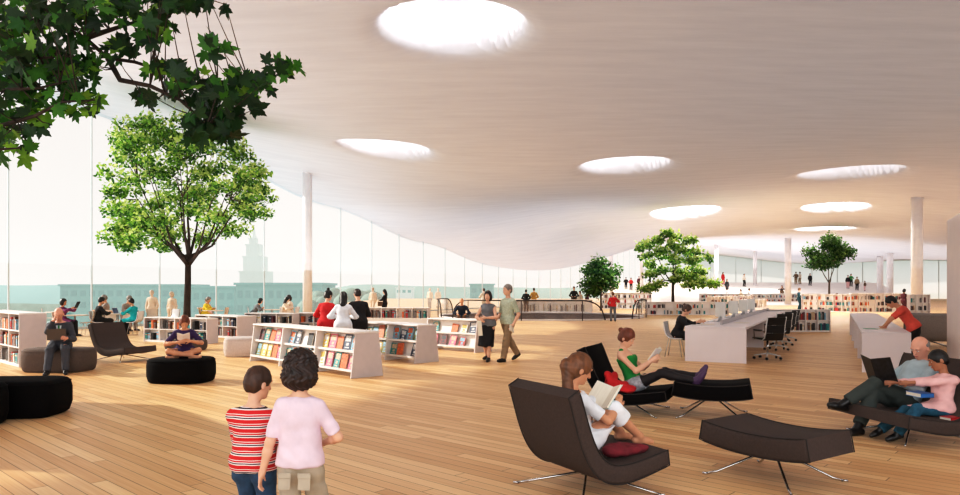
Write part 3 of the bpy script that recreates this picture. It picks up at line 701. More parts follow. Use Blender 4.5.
# monitors and keyboards on the desk
M_SCR = mat('screen_dark', (60, 76, 104), .2, noise_amt=.25, nscale=6, emit=.15); M_ALU = mat('aluminium', (206, 208, 210), .35, .6, noise_amt=.02); M_BLK = mat('black_plastic', (22, 22, 24), .4); M_WPL = mat('white_plastic', (230, 228, 226), .4, noise_amt=.02)
for i, (b, w_) in enumerate(zip((2.6, 5.2, 7.6, 9.9), ('nearest monitor standing on the long white desk', 'second monitor from the near end of the desk', 'third monitor from the near end of the desk', 'farthest of the four monitors on the desk'))):
    t = thing('computer_monitor', w_, 'monitor', GP(4.62, 15.78, .40, b, .79), GR+math.pi/2+.55)
    mb = MB(); mb.box((-.29, -.012, .12), (.29, .018, .50), bev=.008); mb.build('casing', M_ALU, t)
    mb = MB(); mb.box((-.27, -.016, .17), (.27, -.0125, .485)); mb.build('screen', M_SCR, t)
    mb = MB(); mb.prism([(-.01, .012), (.13, .012), (.12, 0), (.03, .0), (0, .2), (-.02, .2)][::-1], -.09, .09, None, 0, 'yz'); mb.build('stand', M_ALU, t)
    t = thing('keyboard', 'white keyboard in front of the '+w_.split(' ')[0]+' monitor on the desk', 'keyboard', GP(4.62, 15.78, .17, b, .79), GR-math.pi/2)
    mb = MB(); mb.box((-.2, -.06, 0), (.2, .06, .015), bev=.004); mb.build('body', M_ALU, t); mb = MB()
    for r_ in range(4):
        for c_ in range(11): mb.box((-.19+c_*.035, -.052+r_*.027, .015), (-.19+c_*.035+.03, -.052+r_*.027+.022, .019))
    mb.build('keys', M_WPL, t)
# office chairs
def office_chair(label, loc, rz):
    t = thing('office_chair', label, 'office chair', loc, rz, None)
    mb = MB(); mb.box((-.24, -.22, .44), (.24, .25, .50), bev=.02); mb.build('seat', M_BLK, t)
    bk = [(-.22, .46), (-.27, .62), (-.29, .80), (-.34, .98)]; mb = MB()
    for i in range(3):
        (y0, z0), (y1, z1) = bk[i], bk[i+1]
        mb.add([(-.22, y0, z0), (.22, y0, z0), (.22, y1, z1-.008), (-.22, y1, z1-.008), (-.22, y0-.035, z0), (.22, y0-.035, z0), (.22, y1-.035, z1-.008), (-.22, y1-.035, z1-.008)], [(0,1,2,3),(7,6,5,4),(0,4,5,1),(1,5,6,2),(2,6,7,3),(3,7,4,0)])
    mb.build('backrest', M_BLK, t)
    for q in (-1, 1):
        mb = MB(); mb.tube([(q*.235, .24, .46), (q*.235, -.15, .44), (q*.235, -.24, .50), (q*.235, -.29, .65), (q*.235, -.31, .80), (q*.235, -.36, .99)], .014, 8); mb.build('side_rail', M_WPL, t, True)
        mb = MB(); mb.tube([(q*.24, -.28, .62), (q*.30, -.26, .66), (q*.30, .08, .66), (q*.26, .12, .46)], .011, 8); arm = mb.build('armrest', M_CHROME, t, True)
        mb = MB(); mb.box((q*.30-.03, -.22, .668), (q*.30+.03, .07, .695), bev=.01); mb.build('arm_pad', M_BLK, arm)
    mb = MB(); mb.tube([(0, 0, .12), (0, 0, .44)], .025, 12); mb.build('gas_lift', M_CHROME, t, True)
    for i in range(5):
        a = 2*math.pi*i/5+.3; x, y = math.cos(a), math.sin(a); mb = MB(); mb.tube([(0, 0, .13), (x*.3, y*.3, .085)], [.022, .014], 8); lg = mb.build('leg', M_WPL, t, True)
        mb = MB(); Mw = Matrix.Translation((x*.3, y*.3, .03)) @ Matrix.Rotation(a+.6, 4, 'Z') @ Matrix.Rotation(R(90), 4, 'X'); mb.lathe([(.03, -.022), (.03, .022)], 14, Mw); mb.build('caster', M_BLK, lg, True)
    return t
oc = None
for i, (b, lb) in enumerate([(1.35, 'black office chair nearest the viewer at the long desk'), (4.1, 'second black office chair along the long desk'), (5.9, 'third black office chair along the long desk'), (7.9, 'farthest black office chair along the long desk')]):
    loc = GP(4.62, 15.78, 1.62, b)
    if oc is None: o = oc = office_chair(lb, loc, GR+math.pi/2-R(52))
    else: o = copy_tree(oc); o.location = loc; o['label'] = lb; o.rotation_euler = (0, 0, GR+math.pi/2-R(40)+.2*(i-2))
    o['group'] = 'black office chairs along the long desk'
# cafe chairs and tables by the glass
M_BEIGE = mat('pale_beige_shell', (216, 196, 178), .5, noise_amt=.03); M_SHW = mat('white_shell', (232, 230, 232), .4, noise_amt=.02); M_THIN = mat('thin_metal', (190, 182, 176), .35, .7, noise_amt=.02)
def shell_chair(label, loc, rz, m, group=None):
    t = thing('shell_chair', label, 'chair', loc, rz, group); prof = bez([(-.22, .84), (-.20, .62), (-.20, .42), (-.08, .42), (.10, .45), (.22, .44)], 14)
    sweep(prof, .02, .42, 'seat_shell', m, t)
    for x, y in ((-.19, -.2), (.19, -.2), (-.19, .2), (.19, .2)):
        mb = MB(); mb.tube([(x*.7, y*.6, .44), (x, y, 0)], .010, 6); mb.build('leg', M_THIN, t, True)
    return t
def round_table(label, loc, r=.42, h_=.73, m=None):
    t = thing('round_table', label, 'table', loc); mb = MB(); mb.lathe([(r-.01, h_-.03), (r, h_-.02), (r, h_-.005), (r-.01, h_)], 32); mb.build('tabletop', m or M_BEIGE, t, False)
    mb = MB(); mb.tube([(0, 0, .03), (0, 0, h_-.03)], .025, 10); mb.build('pole', M_THIN, t, True); mb = MB(); mb.lathe([(.24, 0), (.24, .015), (.03, .035)], 24); mb.build('base', M_THIN, t, True)
    return t
def gp(px, Y, z=0): return ((px-CX)*Y/F, Y, z)
round_table('round beige table before the woman in purple', gp(75, 24.5)); round_table('round beige table before the seated person in turquoise', gp(118, 25.6)); round_table('round table beside the person in yellow', gp(213, 30)); round_table('round table near the two pale figures by the tall column', gp(272, 31.5)); round_table('round beige table at the glass behind the man with the laptop', gp(57, 28))
G_ = 'pale shell chairs by the glass wall'
for px, Y, rz, m, lb in [(62, 24.2, -90, M_BEIGE, 'beige shell chair under the woman in purple'), (89, 24.9, 100, M_BEIGE, 'empty beige shell chair facing the woman in purple'), (97, 25.0, -70, M_SHW, 'white shell chair under the man in black'), (135, 25.2, 85, M_SHW, 'white shell chair under the person in turquoise'),
        (110, 26.6, -160, M_BEIGE, 'beige shell chair under the left grey pair figure'), (124, 27.0, 170, M_BEIGE, 'beige shell chair under the right grey pair figure'), (152, 27.8, 200, M_BEIGE, 'beige shell chair below the tall hazy figure'), (172, 28.0, 160, M_SHW, 'white shell chair left of the large tree trunk'),
        (205, 30.4, -80, M_BEIGE, 'beige shell chair under the person in yellow'), (222, 30.6, 90, M_BEIGE, 'beige shell chair right of the person in yellow'), (253, 31.4, -70, M_SHW, 'white shell chair under the reclining person in grey'), (280, 31.0, 60, M_SHW, 'white shell chair under the left pale figure'), (293, 32, 80, M_SHW, 'white shell chair under the right pale figure'), (48, 29, -60, M_BEIGE, 'beige shell chair leftmost by the glass')]:
    shell_chair(lb, gp(px, Y), R(rz), m, G_)
shell_chair('white shell chair under the woman in black at the desk', (4.70, 16.88, 0), R(-117), M_SHW)
# laptops
M_LAP = mat('laptop_grey', (92, 86, 84), .4, .3, noise_amt=.03)
def laptop(label, loc, rz, m=M_LAP, open_=105):
    t = thing('laptop', label, 'laptop', loc, rz); mb = MB(); mb.box((-.16, -.11, 0), (.16, .11, .018), bev=.004); mb.build('keyboard_base', m, t)
    mb = MB(); Mx = Matrix.Translation((0, .11, .015)) @ Matrix.Rotation(-R(open_-90), 4, 'X'); mb.box((-.16, -.006, 0), (.16, .006, .22), Mx, bev=.003); mb.build('lid', m, t)
    mb = MB(); mb.box((-.148, -.008, .012), (.148, -.0065, .208), Mx); mb.build('screen', M_SCR, t); return t

# ================================================================ bookcases and books
BC = [('teal', (40, 140, 140)), ('dark blue', (46, 62, 92)), ('red', (176, 48, 46)), ('orange', (212, 110, 56)), ('brown', (112, 74, 56)), ('black', (38, 34, 34)), ('white', (226, 220, 212)), ('beige', (208, 184, 152)),
      ('pink', (208, 96, 128)), ('yellow', (212, 176, 70)), ('olive', (122, 122, 66)), ('light blue', (128, 178, 200)), ('grey', (134, 128, 126)), ('maroon', (108, 44, 48))]
BM = [mat('book_cover_'+n.replace(' ', '_'), c, .5, noise_amt=.3, nscale=7) for n, c in BC]; M_PAGE = mat('book_pages', (232, 224, 208), .8, noise_amt=.04, nscale=60, stretch=(1, 1, .1))
M_ART = [mat('cover_art_'+n.replace(' ', '_'), c, .4, noise_amt=.5, nscale=14) for n, c in [BC[i] for i in (6, 9, 3, 7, 5, 11, 2, 12)]]
BOOKMESH = {}
def book_mesh(ci, face=False):
    if (ci, face) in BOOKMESH: return BOOKMESH[(ci, face)]
    mb = MB()                                                       # unit book: x = thickness, y = depth, z = height, spine at y = 0
    mb.box((-.5, 0, 0), (-.40, 1, 1)); mb.box((.40, 0, 0), (.5, 1, 1)); mb.box((-.5, -.02, 0), (.5, .05, 1)); mb.box((-.40, .05, .015), (.40, .97, .985), mi=1)
    if face:
        mb.box((.5, .12, .55), (.51, .88, .92), mi=2); mb.box((.5, .2, .12), (.51, .8, .2), mi=2); mb.box((.5, .3, .28), (.51, .7, .46), mi=2)
    else: mb.box((-.5, -.03, .70), (.5, -.02, .82), mi=2); mb.box((-.5, -.03, .12), (.5, -.02, .16), mi=2)
    BOOKMESH[(ci, face)] = mb.mesh('book', [BM[ci], M_PAGE, M_ART[(ci*5+3) % 8]]); return BOOKMESH[(ci, face)]
ORD = 'first second third fourth fifth sixth seventh eighth ninth tenth eleventh twelfth thirteenth fourteenth fifteenth sixteenth seventeenth eighteenth nineteenth twentieth'.split()
ORD += ['twenty-'+x for x in ORD[:9]]+['thirtieth']+['thirty-'+x for x in ORD[:9]]
NBOOK = [0]; LASTB = [None]; STUFF = MB()
ROWN = {1: ['only'], 2: ['lower', 'upper'], 3: ['bottom', 'middle', 'top']}
def put_book(M, ci, sz, label, group, face=False, stuff=False):
    """M: frame of the book; sz: thickness, depth, height"""
    if stuff or NBOOK[0] >= 298:
        S_ = Matrix.Diagonal((sz[0], sz[1], sz[2], 1)); STUFF.box((-.5, 0, 0), (.5, 1, 1), M @ S_, ci); return
    NBOOK[0] += 1; o = bpy.data.objects.new('book', book_mesh(ci, face)); C.objects.link(o); o.matrix_world = M; o.scale = sz; tag(o, label, 'book', group); LASTB[0] = o
M_SHELF = mat('shelf_white', (232, 226, 223), .5, noise_amt=.02, nscale=2); M_SHELFB = mat('shelf_back', (236, 230, 226), .6, noise_amt=.02); M_ENDG = mat('shelf_end_panel', (206, 196, 195), .55, noise_amt=.02)
def frame_at(p0, ang, z=0): return Matrix.Translation((p0[0], p0[1], z)) @ Matrix.Rotation(R(ang), 4, 'Z')
def bookcase(label, short, p0, ang, L, H, D, rows, bays, z=0, per=7, fill=.78, stuff=False, name='bookcase', gap=.0, seed=1, pal=None, kick=.06):
    rr = random.Random(seed); t = thing(name, label, 'bookcase', (p0[0], p0[1], z), R(ang)); T = .03
    mb = MB(); mb.box((0, 0, H-T), (L, D, H), bev=.004); mb.build('top_board', M_SHELF, t)
    for x, nm in ((0, 'end_panel'), (L-T, 'end_panel')):
        mb = MB(); mb.box((x, 0, 0), (x+T, D, H-T)); mb.build(nm, M_ENDG, t)
    mb = MB(); mb.box((T, D*.5, kick), (L-T, D*.5+.015, H-T)); mb.build('back_board', M_SHELFB, t)
    mb = MB(); mb.box((T, .02, 0), (L-T, D-.02, kick)); mb.build('plinth', M_SHELF, t)
    rh = (H-T-kick)/rows
    for r in range(1, rows): mb = MB(); mb.box((T, 0, kick+r*rh-.012), (L-T, D, kick+r*rh+.012)); mb.build('shelf', M_SHELF, t)
    bw = (L-T)/bays
    for b in range(1, bays): mb = MB(); mb.box((b*bw, 0, kick), (b*bw+T, D, H-T)); mb.build('divider', M_SHELF, t)
    Mx = frame_at(p0, ang, z)
    for r in range(rows):
        k = 0
        for b in range(bays):
            x = b*bw+T+.01+rr.random()*.04; x1 = (b+1)*bw-.01
            while x < x1-.03:
                if rr.random() > (fill*.62 if stuff else fill): x += bw/per*rr.uniform(.6, 1.4); continue
                th = min(bw/per*rr.uniform(.55, .95), x1-x); ht = (rh-.03)*(rr.uniform(.50, .72) if stuff else rr.uniform(.64, .88)); ci = rr.choice(pal or [0, 0, 1, 4, 5, 6, 7, 12, 11, 13, 3, 4, 5, 2, 12])
                zz = kick+r*rh+(.013 if r else 0)
                lean = 0
                nb0 = NBOOK[0]; put_book(Mx @ Matrix.Translation((x+th/2, .02+rr.random()*.03, zz)), ci, (th, D*.42, ht), None, 'books on the '+short, stuff=stuff)
                if not stuff and NBOOK[0] > nb0:
                    o = LASTB[0]; o['label'] = '%s book, %s from left, %s row, %s' % (BC[ci][0], ORD[min(k, 38)], ROWN[rows][r], short)
                k += 1; x += th+rr.random()*.01
    return t
def display(label, short, p0, ang, L, H=.84, D=.5, bays=3, per=4, seed=3):
    """face-out display case: two tilted ledges between side panels"""
    rr = random.Random(seed); t = thing('display_shelf', label, 'display shelf', (p0[0], p0[1], 0), R(ang)); T = .025
    mb = MB(); mb.box((-.02, -.02, H-.03), (L+.02, D+.02, H), bev=.004); mb.build('top_board', M_SHELF, t)
    bw = L/bays
    for b in range(bays+1):
        x = b*bw-T/2; mb = MB(); mb.prism([(-.10, 0), (D+.1, 0), (D, H-.03), (0, H-.03)], x, x+T, None, 0, 'yz'); mb.build('end_panel' if b in (0, bays) else 'divider', M_SHELF if b < bays else M_ENDG, t)
    rows = ((.13, .36), (.47, .36)); Mx = frame_at(p0, ang)
    for r, (z0, hh) in enumerate(rows):
        mb = MB(); mb.prism([(-.06+.08*r, z0-.02), (.14+.05*r, z0-.035), (.14+.05*r, z0-.02), (-.06+.08*r, z0)], 0, L, None, 0, 'yz'); mb.prism([(-.06+.08*r, z0-.02), (-.075+.08*r, z0-.02), (-.075+.08*r, z0+.025), (-.06+.08*r, z0+.02)], 0, L, None, 0, 'yz'); mb.build('ledge', M_SHELF, t)
        mb = MB(); mb.prism([(.06+.05*r, z0-.02), (.075+.05*r, z0-.02), (.175+.06*r, z0+hh-.02), (.16+.06*r, z0+hh-.02)], 0, L, None, 0, 'yz'); mb.build('back_board', M_SHELFB, t)
        k = 0
        for b in range(bays):
            for j in range(per):
                if rr.random() < .08: continue
                w_ = rr.uniform(.18, .24); hb = rr.uniform(.24, .31); x = b*bw+.06+(j+.5)*(bw-.10)/per; ci = rr.choice([0, 0, 8, 9, 11, 6, 3, 13, 1, 2, 5, 10, 8])
                M_ = Mx @ Matrix.Translation((x-w_/2, .005+.08*r+.0, z0+.004)) @ Matrix.Rotation(R(-14), 4, 'X') @ Matrix.Rotation(rr.uniform(-.12, .12), 4, 'Y') @ Matrix.Rotation(R(-90), 4, 'Z')
                put_book(M_, ci, (.022, w_, hb), '%s cover facing out, %s from left, %s ledge, %s' % (BC[ci][0], ORD[k], ['lower', 'upper'][r], short), 'face-out books on the '+short, True); k += 1
    return t
display('long face-out display shelf directly behind the two children', 'long front display shelf', (-5.10, 15.8), -47.5, 4.2, bays=3, per=5, seed=5)
display('middle face-out display shelf right of the long one', 'middle display shelf', (-2.85, 16.80), -46, 2.15, bays=2, per=4, seed=8)
display('short display shelf beside the walking couple', 'short display shelf', (-1.42, 19.0), -40, 1.75, bays=1, per=5, seed=12)
bookcase('tall white bookcase of three rows at the left edge', 'left edge bookcase', (-11.9, 16.68), -43, 3.25, 1.12, .5, 3, 4, per=7, seed=2)
bookcase('low white bookcase left of the cross-legged reader', 'low bookcase left of the reader', (-10.45, 21.75), -24, 2.6, .76, .45, 2, 4, per=6, seed=4)
bookcase('low white bookcase behind the cross-legged reader', 'low bookcase behind the reader', (-9.98, 24.5), -37, 2.5, .74, .75, 2, 3, per=7, seed=6)
bookcase('low white bookcase beyond the pale pouf', 'bookcase beyond the pale pouf', (-8.62, 25.6), -14, 1.95, .76, .5, 2, 3, per=7, seed=7)
bookcase('low white bookcase at the foot of the tall column', 'bookcase at the tall column', (-6.75, 25.8), -8, 1.9, .76, .5, 2, 3, per=6, seed=9)
bookcase('long low bookcase below the standing woman in black', 'long low bookcase', (-5.2, 31.9), -10, 2.9, .80, .5, 1, 4, per=7, seed=10, kick=.34)
bookcase('white bookcase wall in front of the office chairs end', 'bookcase right of the office chairs', (11.0, 26.65), 0, 2.35, .86, .2, 2, 5, per=6, seed=11, fill=.85)
bookcase('bookcase far behind the man in the teal coat', 'far bookcase', (24.5, 78), 0, 13.6, 1.22, .35, 2, 22, per=6, seed=13, fill=.82, stuff=True, kick=.3)
bookcase('low bookcase under the layered tree', 'bookcase under the layered tree', (10.7, 44.75), 0, 5.2, .84, .2, 2, 9, per=6, seed=14, stuff=True)
bookcase('bookcase right of the person in red at the stair', 'bookcase by the stair', (10.4, 60), 0, 4.3, 1.36, .3, 3, 8, per=6, seed=15, stuff=True)
bookcase('bookcase behind and left of the woman in the dark coat', 'bookcase by the dark coat', (26.5, 50.0), 0, 3.6, 1.36, .3, 3, 6, per=7, seed=16, stuff=True)
bookcase('bookcase just right of the woman in the dark coat', 'bookcase right of the dark coat', (23.35, 38.0), 0, 1.1, 1.36, .3, 3, 3, per=7, seed=17, stuff=True)
bookcase('oblique bookcase right of the round tree', 'oblique bookcase right of the round tree', (24.6, 53.6), -62, 4.0, 1.3, .3, 3, 6, per=6, seed=27, stuff=True)
bookcase('oblique bookcase between the layered tree and the monitors', 'oblique bookcase', (20.6, 58.5), 229, 16.0, 1.0, .3, 2, 20, per=6, seed=18, stuff=True) if False else bookcase('oblique bookcase between the layered tree and the monitors', 'oblique bookcase', (15.9, 48.2), 52, 9.5, 1.15, .3, 2, 14, per=6, seed=18, stuff=True)
bookcase('low white bookcase behind the monitors', 'bookcase behind the monitors', (17.2, 52.0), 0, 4.1, .9, .3, 1, 7, per=6, seed=28, stuff=True, kick=.3)
pale = [6, 6, 7, 12, 6, 6, 12, 7, 6, 4]
bookcase('long pale bookcase curving behind the stair opening', 'long bookcase behind the stair', (2.6, 50.4), 0, 5.5, .92, .3, 1, 8, per=11, seed=19, stuff=True, pal=pale)
if STUFF.v: tag(STUFF.build('far_books', BM), 'rows of small books on the distant shelves', 'books', kind='stuff')

# ================================================================ stair balustrades
M_RAIL = mat('rail_dark', (58, 48, 44), .4, .3); M_BGL = glass_mat('balustrade_glass', .12)
def balustrade(label, a0, a1, ox=.15, drop0=True, drop1=True):
    t = thing('balustrade', label, 'railing', (VC.x, VC.y, 0)); n = 40; pts = []
    for i in range(n+1):
        a = R(a0+(a1-a0)*i/n); e0 = min(1, i/6) if drop0 else 1; e1 = min(1, (n-i)/6) if drop1 else 1; z = 1.02*math.sqrt(max(0, 1-(1-min(e0, e1))**2))+.03
        pts.append(Vector(((VRX+ox)*math.cos(a), (VRY+ox)*math.sin(a), z)))
    mb = MB(); mb.tube(pts, .035, 8); mb.build('handrail', M_RAIL, t, True)
    mb = MB()
    for i in range(n): mb.add([(pts[i].x, pts[i].y, .04), (pts[i+1].x, pts[i+1].y, .04), tuple(pts[i+1]), tuple(pts[i])], [(0, 1, 2, 3)])
    mb.build('glass_panel', M_BGL, t)
    for i in (6, 20, 34): mb = MB(); mb.tube([(pts[i].x, pts[i].y, 0), tuple(pts[i])], .025, 6); mb.build('post', M_RAIL, t, True)
balustrade('dark curved handrail with glass along the near side of the stair', 214, 298); balustrade('curved handrail at the left end of the stair opening', 150, 200); balustrade('curved handrail at the right end of the stair opening', 318, 372)
mb = MB(); mb.add([(1.8, 37.2, -.5), (4.2, 37.0, -.08), (5.2, 40.5, -.08), (1.5, 41.5, -1.2), (1.8, 37.2, -.9), (4.2, 37.0, -.4), (5.2, 40.5, -.4), (1.5, 41.5, -1.6)], [(0,1,2,3),(7,6,5,4),(0,4,5,1),(1,5,6,2),(2,6,7,3),(3,7,4,0)]); struct('trim_8', mb, M_OAK)
# ================================================================ outside: water, city, hills; haze put into pale colours and a faint glow
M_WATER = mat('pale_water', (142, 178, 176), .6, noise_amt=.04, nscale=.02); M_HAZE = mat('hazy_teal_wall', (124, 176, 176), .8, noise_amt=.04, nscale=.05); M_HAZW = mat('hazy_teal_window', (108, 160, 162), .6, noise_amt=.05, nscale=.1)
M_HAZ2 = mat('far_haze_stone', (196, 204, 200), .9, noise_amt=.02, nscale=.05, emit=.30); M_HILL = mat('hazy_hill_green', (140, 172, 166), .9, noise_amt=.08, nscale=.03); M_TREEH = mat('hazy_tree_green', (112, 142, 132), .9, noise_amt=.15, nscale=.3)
mb = MB(); mb.add([(-1500, -50, -9), (1500, -50, -9), (1500, 2600, -9), (-1500, 2600, -9)], [(0, 1, 2, 3)]); struct('water', mb, M_WATER)
def hill(label, px0, px1, Y, tops, m, dep=40):
    n = 60; vs = []; t = MB()
    for i in range(n+1):
        px = px0+(px1-px0)*i/n; x = (px-CX)*Y/F; zz = EYE+(HY-interp(i/n, [j/(len(tops)-1) for j in range(len(tops))], tops)+1.2*noise.noise(Vector((i*.35, px0, 0))))*Y/F
        vs += [(x, Y-dep*.25, -9.5), (x, Y, zz*.9), (x, Y+dep*.4, zz), (x, Y+dep, -9.5)]
    fs = [(4*i+j, 4*(i+1)+j, 4*(i+1)+j+1, 4*i+j+1) for i in range(n) for j in range(3)]
    t.add(vs, fs); return tag(t.build('hill', m, None, True), label, 'hill')
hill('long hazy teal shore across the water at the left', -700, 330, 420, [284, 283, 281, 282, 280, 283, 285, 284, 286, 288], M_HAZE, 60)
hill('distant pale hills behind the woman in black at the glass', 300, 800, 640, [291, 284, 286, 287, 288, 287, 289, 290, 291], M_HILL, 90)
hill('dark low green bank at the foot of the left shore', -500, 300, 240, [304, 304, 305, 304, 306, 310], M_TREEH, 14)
def building(label, px0, px1, Y, ytop, floors, m, mw, nwin, roof=0):
    x0, x1 = (px0-CX)*Y/F, (px1-CX)*Y/F; z1 = EYE+(HY-ytop)*Y/F; cx = (x0+x1)/2
    t = thing('distant_building', label, 'building', (cx, Y, -9)); w_ = (x1-x0)/2
    mb = MB(); mb.box((-w_, 0, 0), (w_, 14, z1+9)); mb.build('wall', m, t)
    mb = MB(); mb.box((-w_-.4, -.4, z1+9), (w_+.4, 14.4, z1+9.5)); mb.build('roof', m, t)
    for f in range(floors):
        zc = z1+9-1.8-f*3.1
        for i in range(nwin):
            xc = -w_+(i+.5)*2*w_/nwin; mb = MB(); mb.box((xc-w_/nwin*.62, -.06, zc-1.0), (xc+w_/nwin*.62, .05, zc+.6)); mb.build('window', mw, t)
    return t
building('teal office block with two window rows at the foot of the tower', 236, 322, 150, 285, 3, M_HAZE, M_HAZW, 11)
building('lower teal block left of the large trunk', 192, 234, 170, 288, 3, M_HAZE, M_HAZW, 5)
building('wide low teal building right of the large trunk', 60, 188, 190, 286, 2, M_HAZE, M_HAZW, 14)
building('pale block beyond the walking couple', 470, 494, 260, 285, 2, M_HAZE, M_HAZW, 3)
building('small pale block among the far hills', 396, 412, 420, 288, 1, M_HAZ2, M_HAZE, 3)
def tower():
    Y = 262; t = thing('stepped_tower', 'faint stepped stone tower with a spire beyond the glass', 'tower', ((252.5-CX)*Y/F, Y, -9)); k = Y/F
    for nm, hw, ya, yb in (('base_stage', 13, 285, 271), ('middle_stage', 9.5, 271, 256), ('upper_stage', 6.5, 256, 244), ('crown', 3.5, 244, 238)):
        z0 = 9+EYE+(HY-ya)*k if nm != 'base_stage' else 0; z1 = 9+EYE+(HY-yb)*k; mb = MB(); mb.box((-hw*k, 0, z0), (hw*k, hw*2*k, z1)); o = mb.build(nm, M_HAZ2, t)
        mb = MB(); mb.box((-hw*k-.3, -.3, z1-.5), (hw*k+.3, .2, z1)); mb.build('cornice', M_HAZ2, o)
        for i in range(3): x = (-.6+.6*i)*hw*k; mb = MB(); mb.box((x-.35, -.08, (max(z0, z1-4)+z1)/2-1), (x+.35, .0, (max(z0, z1-4)+z1)/2+1)); mb.build('window', M_HAZ2, o)
    z1 = 9+EYE+(HY-238)*k; mb = MB(); mb.lathe([(3.2*k, z1), (.3, z1+5*k*2)], 8, Matrix.Translation((0, 3.5*k, 0))); mb.build('spire', M_HAZ2, t)
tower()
def haze_tree(label, px, Y, r, ytop):
    z1 = EYE+(HY-ytop)*Y/F; t = thing('distant_tree', label, 'tree', ((px-CX)*Y/F, Y, -9)); rr = random.Random(px); mb = MB()
    for i in range(16): a = rr.random()*6.28; q = r*.6*rr.random()**.5; mb.ball((q*math.cos(a), q*math.sin(a), z1+9-r*.5-rr.random()*r*.9), r*rr.uniform(.3, .5), n=8, m=6)
    mb.build('foliage', M_TREEH, t, True); mb = MB(); mb.tube([(0, 0, 0), (0, 0, z1+9-r)], .4, 6); mb.build('trunk', M_TREEH, t, True)
for i, (px, Y, r, yt) in enumerate([(326, 130, 4.5, 284), (340, 140, 4, 288), (358, 120, 5.5, 284), (372, 142, 4, 287), (320, 112, 4, 288)]):
    haze_tree(['hazy tree just right of the tall column', 'lower hazy tree behind the three people', 'largest hazy tree right of the three people', 'hazy tree left of the woman in black at the glass', 'hazy tree partly behind the tall column'][i], px, Y, r, yt)
# ================================================================ trees
def leaf_mat(name, dark, light, trans=.35):
    m = bpy.data.materials.new(name); m.use_nodes = True; N = m.node_tree.nodes; L = m.node_tree.links; N.remove(N['Principled BSDF']); out = N['Material Output']
    tc = N.new('ShaderNodeTexCoord'); nz = N.new('ShaderNodeTexNoise'); nz.inputs['Scale'].default_value = 5; nz.inputs['Detail'].default_value = 2; L.new(tc.outputs['Object'], nz.inputs['Vector'])
    r = N.new('ShaderNodeValToRGB'); r.color_ramp.elements[0].position = .35; r.color_ramp.elements[1].position = .68; r.color_ramp.elements[0].color = (*lin(dark), 1); r.color_ramp.elements[1].color = (*lin(light), 1); L.new(nz.outputs['Fac'], r.inputs['Fac'])
    d = N.new('ShaderNodeBsdfPrincipled'); d.inputs['Roughness'].default_value = .45; d.inputs['Specular IOR Level'].default_value = .3; t = N.new('ShaderNodeBsdfTranslucent'); mx = N.new('ShaderNodeMixShader'); mx.inputs[0].default_value = trans
    L.new(r.outputs['Color'], d.inputs['Base Color']); L.new(r.outputs['Color'], t.inputs['Color']); L.new(d.outputs[0], mx.inputs[1]); L.new(t.outputs[0], mx.inputs[2]); L.new(mx.outputs[0], out.inputs[0]); return m
M_BARK = mat('bark_dark', (62, 46, 38), .9, noise_amt=.35, nscale=12, bump=.6, stretch=(1, 1, .3)); M_BARKG = mat('bark_grey', (96, 84, 74), .9, noise_amt=.3, nscale=12, stretch=(1, 1, .3))
def leaf(mb, p, size, rr, rows=None, up=.5, mi=0):
    n = Vector((rr.gauss(0, 1), rr.gauss(0, 1), rr.gauss(0, 1)+up)).normalized(); a = n.orthogonal().normalized(); a.rotate(Matrix.Rotation(rr.random()*6.28, 3, n)); b = n.cross(a)
    o = rows or [(0, 0), (.28, .30), (.22, .62), (0, 1), (-.22, .62), (-.28, .30)]
    s = size*rr.uniform(.7, 1.25); q = [p+(a*x+b*y)*s+n*(-.25*x*x*s) for x, y in o]; mb.add(q, [tuple(range(len(o)))], mi=mi)
